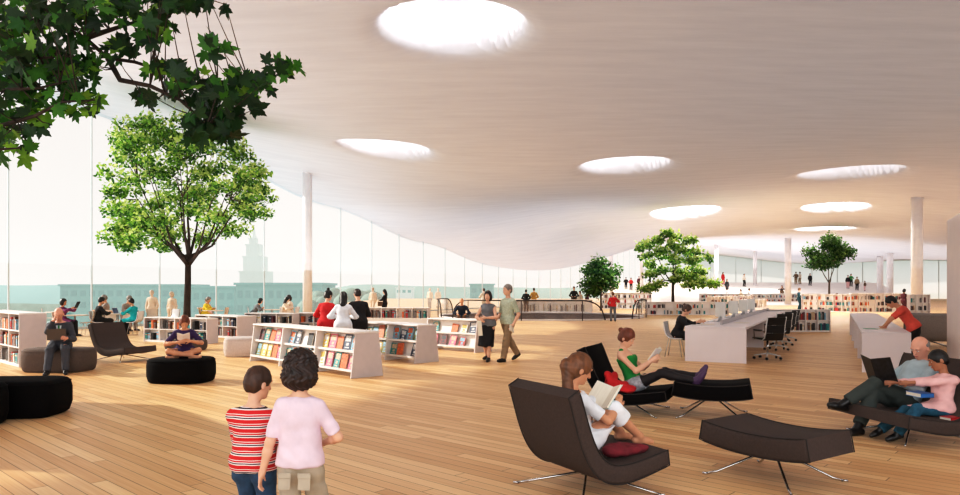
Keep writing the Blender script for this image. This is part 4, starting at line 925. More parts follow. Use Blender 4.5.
def tree(label, base, height, crown_c, crown_r, blobs, nleaf, lsize, mats, trunk_r=.1, fork=.45, seed=1, bark=None, lean=(0, 0), shape=None, cl=None, br=None):
    """trunk and limbs reach to every leaf cluster; crown is the union of the clusters"""
    rr = random.Random(seed); t = thing('tree', label, 'tree', base); cc = Vector(crown_c); cr = Vector(crown_r)
    given = cl is not None; cl = cl or []
    for i in range(0 if given else blobs):
        for _ in range(50):
            v = Vector((rr.uniform(-1, 1), rr.uniform(-1, 1), rr.uniform(-1, 1)))
            if v.length < 1 and v.length > .35 and (shape is None or shape(v)): break
        cl.append(Vector((cc.x+v.x*cr.x*.84, cc.y+v.y*cr.y*.84, cc.z+v.z*cr.z*.84)))
    f0 = Vector((lean[0]*fork*height, lean[1]*fork*height, fork*height))
    mb = MB(); mid = [Vector((f0.x*q_+rr.uniform(-.03, .03)*height*.1, f0.y*q_, f0.z*q_)) for q_ in (0, .33, .66, 1)]
    mb.tube(mid, [trunk_r*1.25, trunk_r, trunk_r*.9, trunk_r*.8], 10); mb.build('trunk', bark or M_BARK, t, True)
    # a few main limbs, every cluster hangs on the nearest one
    limbs = []; nb = max(3, blobs//9)
    tops = [cc+Vector((0, 0, cr.z*.55))]+[cc+Vector((cr.x*.6*math.cos(a), cr.y*.6*math.sin(a), cr.z*rr.uniform(-.35, .45))) for a in [6.28*i/nb+.4 for i in range(nb)]]
    for tp_ in tops:
        s0 = f0*rr.uniform(.82, 1.0); m_ = s0.lerp(tp_, .5)+Vector((0, 0, -.06*height if tp_.z > s0.z else 0)); pts = [s0, s0.lerp(m_, .5)+Vector((rr.uniform(-.05, .05), 0, 0)), m_, m_.lerp(tp_, .6), tp_]
        mb = MB(); mb.tube(pts, [trunk_r*.55, trunk_r*.42, trunk_r*.3, trunk_r*.2, trunk_r*.1], 7); mb.build('branch', bark or M_BARK, t, True); limbs.append(pts)
    tw = MB()
    for c in cl:
        best = min(((p-c).length, p) for pts in limbs for p in pts[1:])[1] if False else min([p for pts in limbs for p in pts[1:]], key=lambda p: (p-c).length)
        tw.tube([best, best.lerp(c, .5)+Vector((0, 0, .04*height*rr.uniform(-.5, .5))), c], [trunk_r*.14, trunk_r*.1, trunk_r*.05], 5)
    tg = tag(tw.build('twigs', bark or M_BARK, t, True), kind='stuff'); lf = MB(); br = br or (cr.x*cr.y*cr.z)**(1/3)*1.25/blobs**(1/3); blobs = len(cl)
    for i in range(nleaf):
        c = cl[i % blobs]; v = Vector((rr.gauss(0, 1), rr.gauss(0, 1), rr.gauss(0, .7))).normalized()*(br*rr.random()**.45)
        if v.z < 0: v.z *= .6
        rel = (v.z/br+.5)+rr.uniform(-.5, .5)  # clump tops lighter, undersides darker: shading put into the leaf colour
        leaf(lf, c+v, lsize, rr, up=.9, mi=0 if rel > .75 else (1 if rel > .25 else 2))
    lf.build('foliage', mats, t); return t
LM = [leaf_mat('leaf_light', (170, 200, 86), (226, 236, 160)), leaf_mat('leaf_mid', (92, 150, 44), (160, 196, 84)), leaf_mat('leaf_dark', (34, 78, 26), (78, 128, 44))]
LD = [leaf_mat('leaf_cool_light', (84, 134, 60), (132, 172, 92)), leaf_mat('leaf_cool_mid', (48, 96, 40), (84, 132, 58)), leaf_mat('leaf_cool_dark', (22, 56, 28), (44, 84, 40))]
Y = 25.2; s_ = Y/F; rt1 = random.Random(8); rows1 = {129: [128, 147, 168, 190], 141: [113, 130, 150, 172, 195, 216, 232], 155: [119, 138, 158, 180, 202, 224, 244], 169: [129, 148, 168, 190, 212, 234, 254], 183: [126, 145, 165, 188, 210, 232, 252, 260],
         197: [116, 135, 155, 178, 200, 222, 243, 259], 211: [110, 126, 146, 166, 190, 214, 236, 252], 225: [108, 121, 140, 160, 182, 205, 224], 237: [110, 125, 150, 170, 190], 245: [114, 156]}
cl1 = []
for y_, xs_ in rows1.items():
    for x_ in xs_:
        e_ = max(.15, 1-((x_-186)/95)**2-((y_-185)/75)**2)**.5
        for _ in (0, 1): cl1.append(Vector((((x_-184)*.91+rt1.uniform(-4, 4))*s_, rt1.uniform(-2.4, 2.4)*e_, 1.6+(290-y_+rt1.uniform(-4, 4))*s_)))
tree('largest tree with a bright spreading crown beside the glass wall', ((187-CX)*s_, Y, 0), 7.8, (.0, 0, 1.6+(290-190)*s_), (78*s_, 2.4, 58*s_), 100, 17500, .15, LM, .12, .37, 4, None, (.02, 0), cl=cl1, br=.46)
Y = 46.5; s_ = Y/F
rt3 = random.Random(5); pts3 = [(668, 233), (678, 237), (661, 240), (688, 241), (651, 243), (643, 247), (671, 246), (682, 250), (657, 252), (694, 252), (647, 256), (666, 257), (676, 261), (701, 259), (688, 262), (655, 264), (663, 270), (679, 271), (694, 270), (705, 272), (652, 274),
        (686, 277), (672, 279), (697, 281), (706, 284), (713, 284), (660, 284), (652, 288), (688, 285), (645, 289)]
cl3 = [Vector(((x-673)*s_, rt3.uniform(-1.6, 1.6)*(1-abs(y-262)/60), 1.6+(290-y)*s_)) for x, y in pts3 for _ in (0, 1)]
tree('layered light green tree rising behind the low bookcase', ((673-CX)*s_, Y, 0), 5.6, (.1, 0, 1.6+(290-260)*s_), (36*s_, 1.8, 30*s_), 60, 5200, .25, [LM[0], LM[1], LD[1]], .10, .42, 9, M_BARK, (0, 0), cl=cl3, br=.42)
Y = 54; s_ = Y/F
tree('smallest dark green tree beyond the stair rail', ((601-CX)*s_, Y, 0), 4.2, (0, 0, 1.6+(290-279)*s_), (19.5*s_, 1.5, 22*s_), 28, 4200, .24, LD, .08, .3, 12, M_BARKG)
Y = 60; s_ = Y/F
tree('round-crowned tree standing among dark poufs at the right', ((828-CX)*s_, Y-.2, 0), 6.0, (-.1, 0, 1.6+(290-255)*s_), (23.5*s_, 1.9, 20.5*s_), 34, 5200, .23, LD, .09, .40, 21, M_BARKG)
# plane tree: its trunk stands left of the view, its boughs hang into the top left corner
def maple(rr):
    o = []
    for k in range(5):
        a = math.pi/2+(k-2)*1.02; L = (.55, .86, 1.0, .86, .55)[k]
        for da, l in ((-.50, .50), (-.30, .70), (-.17, .74), (0, 1.0), (.17, .74), (.30, .70), (.50, .50)):
            o.append((math.cos(a+da)*L*l*.62, math.sin(a+da)*L*l*.62+.1))
    o.append((0, -.12)); return o
MAPLE = maple(None)
t = thing('plane_tree', 'dark plane tree whose boughs hang into the top left corner', 'tree', (-7.2, 5.6, 0)); o0 = Vector((-7.2, 5.6, 0)); rr = random.Random(31)
mb = MB(); mb.tube([(0, 0, 0), (.1, 0, 1.6), (.0, .1, 3.2), (.3, .1, 4.6), (.4, 0, 5.8)], [.26, .2, .17, .13, .07], 12); mb.build('trunk', M_BARKG, t, True)
def B(pts, Y): return [at(x, y, Y+dy)-o0 for x, y, dy in pts]
boughs = [B([(-60, 20, .4), (0, 52, .2), (40, 58, 0), (75, 56, 0)], 6.2), B([(-60, -30, 0), (20, 18, 0), (60, 26, 0), (85, 38, 0), (108, 58, .1), (135, 62, .1), (165, 72, .2), (200, 80, .2), (235, 82, .2), (262, 80, .2), (288, 72, .2)], 6.4),
          B([(108, 58, .1), (120, 80, 0), (150, 86, -.1), (180, 100, -.1), (200, 118, -.1), (212, 135, -.1)], 6.4), B([(85, 38, 0), (110, 30, .2), (135, 22, .3), (160, 30, .3)], 6.3), B([(-50, 130, .3), (0, 126, .2), (35, 116, .1), (62, 102, 0), (95, 100, 0)], 5.9),
          B([(20, 18, 0), (70, 0, .2), (120, -12, .2), (180, -14, .3), (215, -4, .3)], 6.5), B([(-50, 90, .3), (5, 90, .1), (40, 88, 0), (80, 78, 0)], 6.0), B([(-60, 170, 0), (-10, 150, 0), (20, 148, 0)], 5.6)]
root_pt = Vector((.3, .1, 4.4))
for i, b_ in enumerate(boughs):
    mb = MB(); pts = ([root_pt]+b_) if i in (0, 1, 4, 6, 7) else b_; n_ = len(pts); mb.tube(pts, [.028*(1-.8*j/(n_-1)) for j in range(n_)], 7); mb.build('branch', M_BARK, t, True)
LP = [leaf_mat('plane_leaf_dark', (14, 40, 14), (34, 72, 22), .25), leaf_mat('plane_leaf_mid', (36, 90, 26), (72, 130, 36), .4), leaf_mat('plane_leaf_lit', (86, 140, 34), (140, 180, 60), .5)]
lf = MB(); pet = MB()
BP = [p for b_ in boughs for i in range(len(b_)-1) for p in (b_[i], b_[i].lerp(b_[i+1], .5))]
# leaf masses round the bough ends: centre x, y, half sizes (seen from the viewer), share of dark / mid leaves, the rest painted sunlit
MASS = [(40, 12, 75, 20, .6, .3), (125, 8, 55, 16, .75, .2), (190, 2, 40, 9, .85, .1), (22, 55, 42, 34, .45, .4), (72, 70, 30, 28, .6, .3), (30, 98, 38, 30, .4, .4), (12, 140, 24, 20, .15, .35), (84, 104, 20, 12, .3, .3), (156, 30, 20, 12, .5, .35), (122, 50, 16, 12, .7, .25), (165, 66, 22, 10, .7, .2),
        (186, 84, 28, 16, .75, .2), (216, 100, 32, 16, .85, .12), (205, 128, 34, 16, .92, .08), (238, 86, 22, 14, .6, .3), (215, 48, 14, 9, .4, .4), (255, 84, 16, 12, .7, .2), (282, 68, 20, 11, .5, .35), (146, 98, 12, 9, .7, .2), (238, 112, 16, 9, .85, .1)]
for cx_, cy_, rx_, ry_, d_, m_ in MASS:
    for _ in range(int(rx_*ry_*3.14/46)+3):
        a_ = rr.random()*6.283; r_ = rr.random()**.6; q = at(cx_+rx_*r_*math.cos(a_), cy_+ry_*r_*math.sin(a_), 6.25+rr.gauss(0, .28))-o0
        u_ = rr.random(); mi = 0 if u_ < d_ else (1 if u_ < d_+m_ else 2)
        nv = Vector((rr.gauss(0, .6), -1+rr.gauss(0, .5), rr.gauss(0, .7))).normalized(); a = nv.orthogonal().normalized(); a.rotate(Matrix.Rotation(rr.random()*6.28, 3, nv)); b = nv.cross(a); s = .20*rr.uniform(.6, 1.15)
        lf.add([q]+[q+(a*x+b*y)*s+nv*(-.12*(x*x+y*y)*s) for x, y in MAPLE], [(0, k+1, (k+1) % len(MAPLE)+1) for k in range(len(MAPLE))], mi=mi)
        if rr.random() < .35: p_ = min(BP, key=lambda p: (p-q).length); pet.tube([p_, p_.lerp(q, .5)+Vector((0, 0, -.02)), q], [.007, .005, .003], 4)
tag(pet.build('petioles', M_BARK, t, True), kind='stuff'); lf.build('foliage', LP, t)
# ================================================================ props held or lying about
def W(info_root, l): return Matrix.Translation(info_root.location) @ Matrix.Rotation(info_root.rotation_euler.z, 4, 'Z') @ Vector(l)
def place(o, root, l, e): o.matrix_world = Matrix.Translation(root.location) @ Matrix.Rotation(root.rotation_euler.z, 4, 'Z') @ Matrix.Translation(l) @ Euler(e).to_matrix().to_4x4(); return o
def open_book(label, root, l, e, w=.15, hgt=.22, cover=None, ang=24, cat='book'):
    """spine along local z, pages facing local -y"""
    t = thing('open_book', label, cat); cv = MB(); pg = MB()
    for q in (-1, 1):
        Mx = Matrix.Rotation(q*R(-ang), 4, 'Z'); lo, hi = (0, w) if q > 0 else (-w, 0)
        cv.box((lo, .0, -hgt/2), (hi, .004, hgt/2), Mx); pg.box((lo+(.002 if q > 0 else .006), -.012, -hgt/2+.006), (hi-(.006 if q > 0 else .002), .0, hgt/2-.006), Mx)
    cv.build('cover', cover or BM[5], t); pg.build('pages', M_PAGE, t); return place(t, root, l, e)
def cloth_m(n, c, **k): return mat('cloth_'+n, c, .85, noise_amt=k.pop('na', .08), nscale=k.pop('ns', 10), bump=.15, **k)
c_white = cloth_m('white', (232, 236, 242)); c_black = cloth_m('black', (24, 22, 24)); c_red = cloth_m('red', (196, 34, 38)); c_green = cloth_m('green', (28, 142, 62)); c_grey = cloth_m('grey', (120, 122, 126)); c_shoe = mat('shoe_black', (22, 20, 20), .35)
c_pinkw = cloth_m('pale_pink', (232, 210, 224)); c_khaki = cloth_m('khaki_cargo', (178, 168, 152)); c_jean = cloth_m('blue_jeans', (52, 84, 116), na=.2, ns=22); c_coral = cloth_m('coral', (222, 92, 74)); c_teal = cloth_m('turquoise', (20, 176, 184)); c_purple = cloth_m('dark_purple', (58, 34, 84))
c_navy = cloth_m('navy', (34, 44, 62)); c_suit = cloth_m('grey_suit', (70, 72, 80)); c_sage = cloth_m('sage', (184, 192, 172), na=.16, ns=40); c_tan = cloth_m('tan_trousers', (150, 128, 100)); c_pink = cloth_m('pink', (230, 184, 182)); c_tealj = cloth_m('teal_jeans', (36, 92, 116), na=.22, ns=20)
c_lblue = cloth_m('light_blue_grey', (176, 192, 198)); c_dkgreen = cloth_m('dark_green_grey', (62, 70, 66)); c_mauve = cloth_m('mauve', (128, 56, 104)); c_yellow = cloth_m('yellow', (230, 200, 60)); c_hazy = mat('cloth_hazy', (226, 204, 184), .8, noise_amt=.03); c_hazyg = mat('cloth_hazy_grey', (156, 142, 134), .8, noise_amt=.05)  # the hazy cloths carry the distance haze in their colour
c_maroon = cloth_m('maroon', (88, 40, 52)); c_brown = cloth_m('brown', (110, 84, 62)); c_dteal = cloth_m('dark_teal_coat', (34, 76, 88)); c_cream = cloth_m('cream', (224, 212, 196)); c_shgrey = cloth_m('shorts_grey', (170, 172, 178), na=.2, ns=30); c_legg = mat('leggings_black', (34, 26, 28), .7)
def stripes():
    m = bpy.data.materials.new('striped_knit'); m.use_nodes = True; N = m.node_tree.nodes; L = m.node_tree.links; b = N['Principled BSDF']; b.inputs['Roughness'].default_value = .85
    tc = N.new('ShaderNodeTexCoord'); sp = N.new('ShaderNodeSeparateXYZ'); L.new(tc.outputs['Object'], sp.inputs[0])
    mu = N.new('ShaderNodeMath'); mu.operation = 'MULTIPLY'; mu.inputs[1].default_value = 1/.052; L.new(sp.outputs['Z'], mu.inputs[0]); fr = N.new('ShaderNodeMath'); fr.operation = 'FRACT'; L.new(mu.outputs[0], fr.inputs[0])
    r = N.new('ShaderNodeValToRGB'); r.color_ramp.interpolation = 'CONSTANT'; L.new(fr.outputs[0], r.inputs['Fac']); R_, W_, K_ = (*lin((206, 36, 40)), 1), (*lin((236, 224, 222)), 1), (*lin((34, 26, 40)), 1)
    r.color_ramp.elements[0].position = 0; r.color_ramp.elements[0].color = R_; r.color_ramp.elements[1].position = .34; r.color_ramp.elements[1].color = W_
    for p_, c_ in ((.46, K_), (.58, W_), (.68, R_), (.84, W_), (.92, R_)): e_ = r.color_ramp.elements.new(p_); e_.color = c_
    L.new(r.outputs['Color'], b.inputs['Base Color']); return m
c_stripe = stripes()
DN = lambda *v: Vector(v)
# ---------------------------------------------------------------- the two children in the foreground, seen from behind
g = person('child with dark curly hair, pale pink T-shirt and khaki cargo trousers, from behind', None, 1.235, gp(300, 3.98), R(-4), hs=1.14, h=.006, hair=('curly', 'darkbrown'), skin='fair', face=(-.15, 1, -.15),
           hands=[(-.21, -.03, .56), (.09, .15, .70)], hhint=[(-.6, -.8, -.2), (1, -.5, -.3)], feet=[(-.07, -.08, .06), (.08, .14, .06)], wear=[('top', c_pinkw, dict(sleeve=.42, hem=-.05, t=.011, box=.9)), ('trousers', c_khaki, dict(loose=2.0, fold=.005, waist=.10)), ('shoes', c_shoe)], wide=.84, girth=.95)
for q in (-1, 1):
    mb = MB(); mb.box((-.035, -.006, -.045), (.035, .0, .045), Matrix.Translation((q*.056, -.096, .535)) @ Matrix.Rotation(R(-8), 4, 'X'), bev=.003); mb.box((-.037, -.012, .018), (.037, -.002, .048), Matrix.Translation((q*.056, -.096, .535)) @ Matrix.Rotation(R(-8), 4, 'X'), bev=.003); mb.build('pocket', c_khaki, g['root'])
b_ = person('small boy in a red, white and black striped shirt and jeans, from behind', None, 1.13, gp(253, 4.12), R(-6), hs=1.20, h=.006, hair=('short', 'brown'), skin='fair', face=(.55, 1, -.25),
            hands=[(-.02, .17, .60), (.06, .16, .58)], hhint=[(-1, -.5, -.2), (1, -.5, -.1)], feet=[(-.07, .10, .055), (.08, -.06, .055)], wear=[('top', c_stripe, dict(sleeve=.46, hem=-.07, t=.013, box=1.0)), ('trousers', c_jean, dict(loose=1.9, fold=.005)), ('shoes', c_shoe)], wide=1.0, girth=1.05)
# ---------------------------------------------------------------- girl in white on the big chair
c0 = (chairA.location.x, chairA.location.y, 0)
p = person('girl in a white dress with a long ponytail, knees up, reading in the lounge chair', None, 1.52, c0, R(30-90), pelvis=(0, -.10, .40), up=(0, -.16, 1), hs=1.1, h=.006, fem=True, skin='tan', face=(.22, 1, -.45), neckv=(0, .25, 1),
           hands=[(-.13, .20, .66), (.12, .20, .66)], hhint=[(-.8, 0, -1), (.8, 0, -1)], hdir=[((.1, .3, .9), (.9, .4, 0)), ((-.1, .3, .9), (-.9, .4, 0))], curl=.5, feet=[(-.10, .42, .405), (.11, .44, .405)], khint=[(-.15, .3, 1), (.15, .3, 1)], fdir=[(0, 1, -.12), (.12, 1, -.12)],
           hair=('ponytail', 'lightbrown', dict(drop=(.03, .0, -.21))), wear=[('dress', c_white, dict(sleeve=.36, hem=-.14, neck=.45, name='dress', t=.016)), ('shorts', c_white, dict(length=.66, loose=2.4, name='skirt', waist=.05, web=True))])
mb = MB(); mb.ball(p['hp'](-.03, -.125, .035), .012, n=8, m=6); mb.build('hair_clip', M_SHELF, p['root'], True)
ob = open_book('open book with pale blue pages leaning on the knees of the girl in white', p['root'], (0, .20, .71), (R(-40), 0, 0), .17, .235, mat('cover_pale_blue', (190, 208, 204), .6)); 
M_BAG = cloth_m('bag_maroon', (122, 34, 46), na=.2)
def blob(name, label, cat, loc, rz, balls, m, h=.008, par=None):
    t = thing(name, label, cat, loc, rz); items = [(('e', A_(*c), np.eye(3), list(r)), 0, .04, []) for c, r in balls]
    def post(g_, Q): X, Y, Z = Q; return g_+.007*np.sin(X*38+2*np.sin(Y*25))*np.sin(Z*34+Y*20)
    field_mesh('fabric', items, h, m, post, t); return t
w_ = W(p['root'], (.24, .14, .33)); blob('cloth_bag', 'crumpled maroon cloth lying beside the girl in white', 'bag', (w_.x, w_.y, 0), R(30-90), [((0, 0, .34), (.07, .16, .035)), ((0.01, .10, .345), (.06, .12, .03)), ((-.02, -.08, .36), (.06, .09, .045)), ((.03, .17, .35), (.05, .06, .028)), ((-.04, .04, .36), (.05, .07, .03))], M_BAG)
# ---------------------------------------------------------------- reclining reader in green
c0 = (chairB.location.x, chairB.location.y, 0)
p = person('girl in a green tank top reclining with a book, feet on the black ottoman', None, 1.68, c0, R(-25-90), pelvis=(0, .08, .37), up=(0, -.36, 1), h=.008, fem=True, skin='fair', face=(.15, 1, -.55), neckv=(0, .1, 1), eyes=True,
           hands=[(-.10, .30, .68), (.10, .32, .68)], hhint=[(-.8, -.2, -1), (.8, -.2, -1)], hdir=[((.2, .8, .5), (.8, -.2, .1)), ((-.2, .8, .5), (-.8, -.2, .1))], curl=.5, feet=[(-.05, .87, .50), (.10, .86, .46)], khint=[(0, .2, 1), (.1, .2, 1)], fdir=[(-.15, .45, 1), (.15, .6, 1)],
           hair=('bun', 'auburn', dict(at=(0, -.12, .05))), wear=[('top', c_green, dict(straps=True, sleeve=0, hem=-.04)), ('leggings', c_legg, dict(t=.006)), ('shorts', c_shgrey, dict(length=.17, loose=1.6)), ('shoes', mat('shoe_purple', (84, 54, 92), .5))])
open_book('open white book held by the girl in the green tank top', p['root'], (0, .38, .74), (R(-35), 0, 0), .13, .2, M_SHELF)
w_ = W(p['root'], (.20, -.17, 0)); blob('red_jacket', 'bright red jacket bundled behind the girl in the green tank top', 'jacket', (w_.x, w_.y, 0), R(-117), [((.02, .12, .33), (.12, .20, .05)), ((.04, .0, .40), (.10, .08, .10)), ((.08, .22, .31), (.07, .12, .035)), ((-.04, .02, .47), (.06, .05, .06)), ((.09, -.03, .49), (.05, .05, .05)), ((.0, .16, .37), (.07, .06, .05)), ((.10, .08, .40), (.05, .07, .05))], c_red)
# ---------------------------------------------------------------- bald man and boy
c0 = (chairD.location.x, chairD.location.y, 0); rzD = R(188-90)
p = person('bald man in a pale blue shirt lounging with crossed legs and a black book', None, 1.76, c0, rzD, pelvis=(.26, -.14, .365), up=(0, -.50, .86), h=.0085, skin='pink', girth=1.18, face=(-.25, 1, -.55), neckv=(0, .2, 1), eyes=True,
           hands=[(.10, .10, .60), (.40, .12, .60)], hhint=[(-.8, -.3, -1), (.8, -.3, -1)], hdir=[((.3, .8, .5), (.8, -.2, .1)), ((-.2, .8, .5), (-.8, -.2, .1))], curl=.5, feet=[(.26, .60, .33), (.14, .52, .08)], khint=[(.0, .2, 1), (-.1, .4, 1)], fdir=[(-.1, 1, .25), (-.1, 1, -.05)],
           hair=('fringe', 'grey'), wear=[('top', c_lblue, dict(sleeve=.95, hem=-.02)), ('trousers', c_dkgreen, dict(length=.93)), ('socks', c_shoe), ('shoes', c_shoe)])
open_book('open book with a black cover held by the bald man', p['root'], (.16, .30, .70), (R(-24), R(0), R(14)), .20, .30, mat('cover_black_text', (26, 26, 30), .4, noise_amt=.6, nscale=30))
p = person('dark-haired boy in a pink shirt and blue jeans leaning on the bald man', None, 1.32, c0, rzD, pelvis=(-.26, -.16, .345), up=(.12, -.20, 1), hs=1.14, h=.0075, skin='brown', face=(.45, 1, -.4), neckv=(.1, .2, 1), eyes=True,
           hands=[(-.12, .20, .60), (.06, .20, .58)], hhint=[(-.8, -.3, -1), (.6, -.5, -1)], curl=.6, feet=[(-.27, .36, .10), (-.10, .42, .11)], khint=[(-.1, .4, 1), (.1, .4, 1)], fdir=[(.15, 1, -.25), (-.1, 1, -.3)],
           hair=('short', 'black'), wear=[('top', c_pink, dict(sleeve=.85, hem=-.05)), ('trousers', c_tealj, dict(loose=1.5)), ('shoes', c_shoe)])
def closed_book(label, loc, rz, sz, m, name='closed_book'):
    t = thing(name, label, 'book', loc, rz); mb = MB(); x, y, z = [v/2 for v in sz]; mb.box((-x, -y, 0), (x, y, .004)); mb.box((-x, -y, sz[2]-.004), (x, y, sz[2])); mb.box((-x, -y, 0), (-x+.005, y, sz[2])); mb.build('cover', m, t)
    mb = MB(); mb.box((-x+.005, -y+.004, .004), (x-.005, y-.004, sz[2]-.004)); mb.build('pages', M_PAGE, t); return t
w_ = W(p['root'], (-.24, .08, 0)); closed_book('blue book lying on the lap of the boy in pink', (w_.x, w_.y, .475), rzD, (.22, .15, .045), mat('cover_bright_blue', (40, 110, 176), .35))
w_ = W(p['root'], (-.48, -.08, 0)); closed_book('red book lying on the seat beside the boy in pink', (w_.x, w_.y, .265), rzD+.2, (.13, .18, .035), mat('cover_bright_red', (188, 40, 44), .35))
# ---------------------------------------------------------------- man in coral at the long table
p = person('person in a coral T-shirt and black trousers leaning over the long white table', None, 1.68, (8.96, 14.45, 0), R(153-90), pelvis=(0, 0, .86), up=(0, .58, .82), h=.011, skin='tan', face=(.1, 1, -.9), neckv=(0, 1, .3),
           hands=[(-.10, .56, .83), (.14, .50, .83)], hhint=[(-1, .2, .1), (1, .2, .1)], feet=[(-.12, -.22, .08), (.14, -.02, .08)], hair=('short', 'black'), wear=[('top', c_coral, dict(sleeve=.4)), ('trousers', c_black), ('shoes', c_shoe)])
t = thing('magazine', 'green and white magazine open on the long white table', 'magazine', GP(7.35, 13.6, .36, 1.25, .79), GR+.2); mb = MB(); mb.box((-.22, -.14, 0), (0, .14, .006)); mb.build('page_spread', mat('mag_green', (70, 160, 120), .4, noise_amt=.5, nscale=9), t); mb = MB(); mb.box((0.001, -.14, 0), (.22, .14, .006)); mb.build('page', M_PAGE, t)
# ---------------------------------------------------------------- walking couple
p = person('woman in a grey sleeveless top and black skirt walking with the older man', None, 1.60, gp(488, 15.8), R(158), h=.0115, fem=True, girth=1.2, skin='fair', face=(-.1, 1, .02), eyes=True, hair=('bob', 'darkbrown'), hands=[(-.04, .24, .98), (.08, .24, .93)], hhint=[(-1, -.4, -.3), (1, -.4, -.3)],
           feet=[(-.07, .14, .075), (.08, -.14, .10)], wear=[('top', c_grey, dict(sleeve=0)), ('skirt', c_black, dict(length=.58, w=.07, r=.12)), ('shoes', c_shoe)])
t = thing('paper_bag', 'white paper hanging from the hands of the woman in the black skirt', 'paper', (0, 0, 0)); mb = MB(); mb.box((-.05, -.008, -.34), (.05, .008, 0), bev=.003); mb.build('sheet', M_PAGE, t); place(t, p['root'], (.10, .28, .92), (0, .1, 0))
p = person('older man in a sage short-sleeved shirt and tan trousers striding with papers', None, 1.75, gp(508, 15.75), R(128), h=.0115, girth=1.15, skin='fair', face=(.1, 1, .05), eyes=True, hair=('short', 'grey'), hands=[(-.24, .05, .84), (.22, .20, .90)], hhint=[(-.5, -1, 0), (.5, -1, 0)],
           feet=[(-.10, .22, .08), (.10, -.36, .15)], fdir=[(-.1, 1, .1), (.1, 1, -.5)], wear=[('top', c_sage, dict(sleeve=.42, hem=-.08)), ('trousers', c_tan, dict(loose=1.7)), ('shoes', c_shoe)])
t = thing('papers', 'folded white papers in the hand of the older walking man', 'paper', (0, 0, 0)); mb = MB(); mb.box((-.01, -.10, -.07), (.01, .12, .07), bev=.003); mb.build('sheet', M_PAGE, t); place(t, p['root'], (-.25, .10, .74), (0.3, .1, .5))
# ---------------------------------------------------------------- man with laptop, cross-legged reader
lo_ = (-8.22, 13.72, 0)
p = person('man in a grey suit with a laptop on his knees, head in his hand', None, 1.68, lo_, R(203), pelvis=(0, 0, .535), up=(0, .30, 1), h=.0105, skin='pink', face=(.0, 1, -.55), neckv=(0, .4, 1), eyes=True, hands=[(-.16, .42, .68), (.06, .44, 1.02)], hhint=[(-.5, -.3, -1), (.35, .3, -1)],
           feet=[(-.15, .50, .08), (.14, .58, .08)], khint=[(-.1, 1, 1), (.1, 1, 1)], hair=('fringe', 'auburn'), wear=[('jacket', c_suit, dict(sleeve=.97, hem=-.06, neck=.46, t=.016, name='jacket')), ('trousers', c_suit), ('shoes', c_shoe)])
mb = MB(); tp_ = p['tp']; mb.add([tp_(-.05, .118, .45), tp_(.05, .118, .45), tp_(.012, .150, .18), tp_(-.012, .150, .18)], [(0, 1, 2, 3)]); mb.build('shirt_front', c_white, p['root']); mb = MB(); mb.add([tp_(-.014, .122, .45), tp_(.014, .122, .45), tp_(.012, .154, .20), tp_(-.012, .154, .20)], [(0, 1, 2, 3)]); mb.build('tie', c_green, p['root'])
w_ = W(p['root'], (0, .34, 0)); laptop('dark laptop open on the knees of the man in the grey suit', (w_.x, w_.y, .645), R(203), M_LAP, 110)
p = person('cross-legged reader in a dark purple T-shirt with red hair', None, 1.55, (-5.20, 12.32, 0), R(200), pelvis=(0, -.06, .505), up=(0, .34, 1), h=.0095, fem=True, skin='tan', face=(-.15, 1, -.75), neckv=(0, .5, 1), hands=[(-.10, .30, .72), (.10, .28, .70)], hhint=[(-1, 0, -.6), (1, 0, -.6)],
           feet=[(.13, .24, .475), (-.13, .32, .475)], khint=[(-1, .45, .25), (1, .45, .25)], fdir=[(1, .1, .1), (-1, .2, .1)], hair=('bob', 'auburn'), wear=[('top', c_purple, dict(sleeve=.42)), ('shorts', c_black, dict(length=.30))])
open_book('small white open book in the hands of the cross-legged reader', p['root'], (0, .36, .78), (R(-45), 0, 0), .11, .17, M_SHELF)
# ---------------------------------------------------------------- three people at the shelves, from behind
for px, Y, H_, rz, hr, c1, c2, fc, lb in [(326, 15.9, 1.62, -12, ('bun', 'black', dict(at=(0, -.05, .15))), c_red, c_navy, (.35, 1, -.3), 'woman in a red coat with a high dark bun, from behind'), (343, 15.45, 1.59, 5, ('long', 'black'), c_white, c_grey, (.0, 1, -.35), 'person in a white coat with straight black hair, from behind'),
        (359, 16.0, 1.66, 30, ('short', 'darkbrown'), c_black, c_black, (.1, 1, -.35), 'person in a black coat bending towards the two at the shelf')]:
    person(lb, None, H_, gp(px, Y), R(rz), h=.012, fem=c1 is not c_black, skin='fair', face=fc, up=(0, .12, 1), neckv=(0, .4, 1), hair=hr, hands=[(-.16, .30, 1.0), (.12, .32, 1.0)], hhint=[(-1, -.3, -.6), (1, -.3, -.6)], wear=[('jacket', c1, dict(sleeve=.97, hem=-.16, t=.02, name='coat')), ('trousers', c2), ('shoes', c_shoe)], girth=1.0)
# ---------------------------------------------------------------- woman at the desk
p = person('woman in black with a bun working at the left side of the long desk', None, 1.64, (4.72, 16.86, 0), R(-117), pelvis=(0, .02, .55), up=(0, .35, 1), h=.012, fem=True, skin='fair', face=(0, 1, -.6), neckv=(0, .5, 1), hands=[(-.12, .58, .85), (.12, .52, .85)], hhint=[(-.8, -.3, -.8), (.8, -.3, -.8)],
           feet=[(-.1, .36, .08), (.1, .42, .08)], khint=[(0, 1, 1), (0, 1, 1)], hair=('bun', 'brown'), wear=[('top', c_black, dict(sleeve=.9)), ('skirt', c_black, dict(length=.42)), ('shoes', c_shoe)])
for i, (a, b, lb) in enumerate([(.30, .95, 'white papers spread in front of the woman in black at the desk'), (.95, 2.1, 'loose white sheet lying on the near half of the desk')]):
    t = thing('paper_sheets', lb, 'paper', GP(4.62, 15.78, a, b, .79), GR+.3*i); mb = MB(); mb.box((-.15, -.11, 0), (.15, .11, .004)); mb.box((-.1, -.13, .004), (.2, .09, .007)); mb.build('sheet', M_PAGE, t)
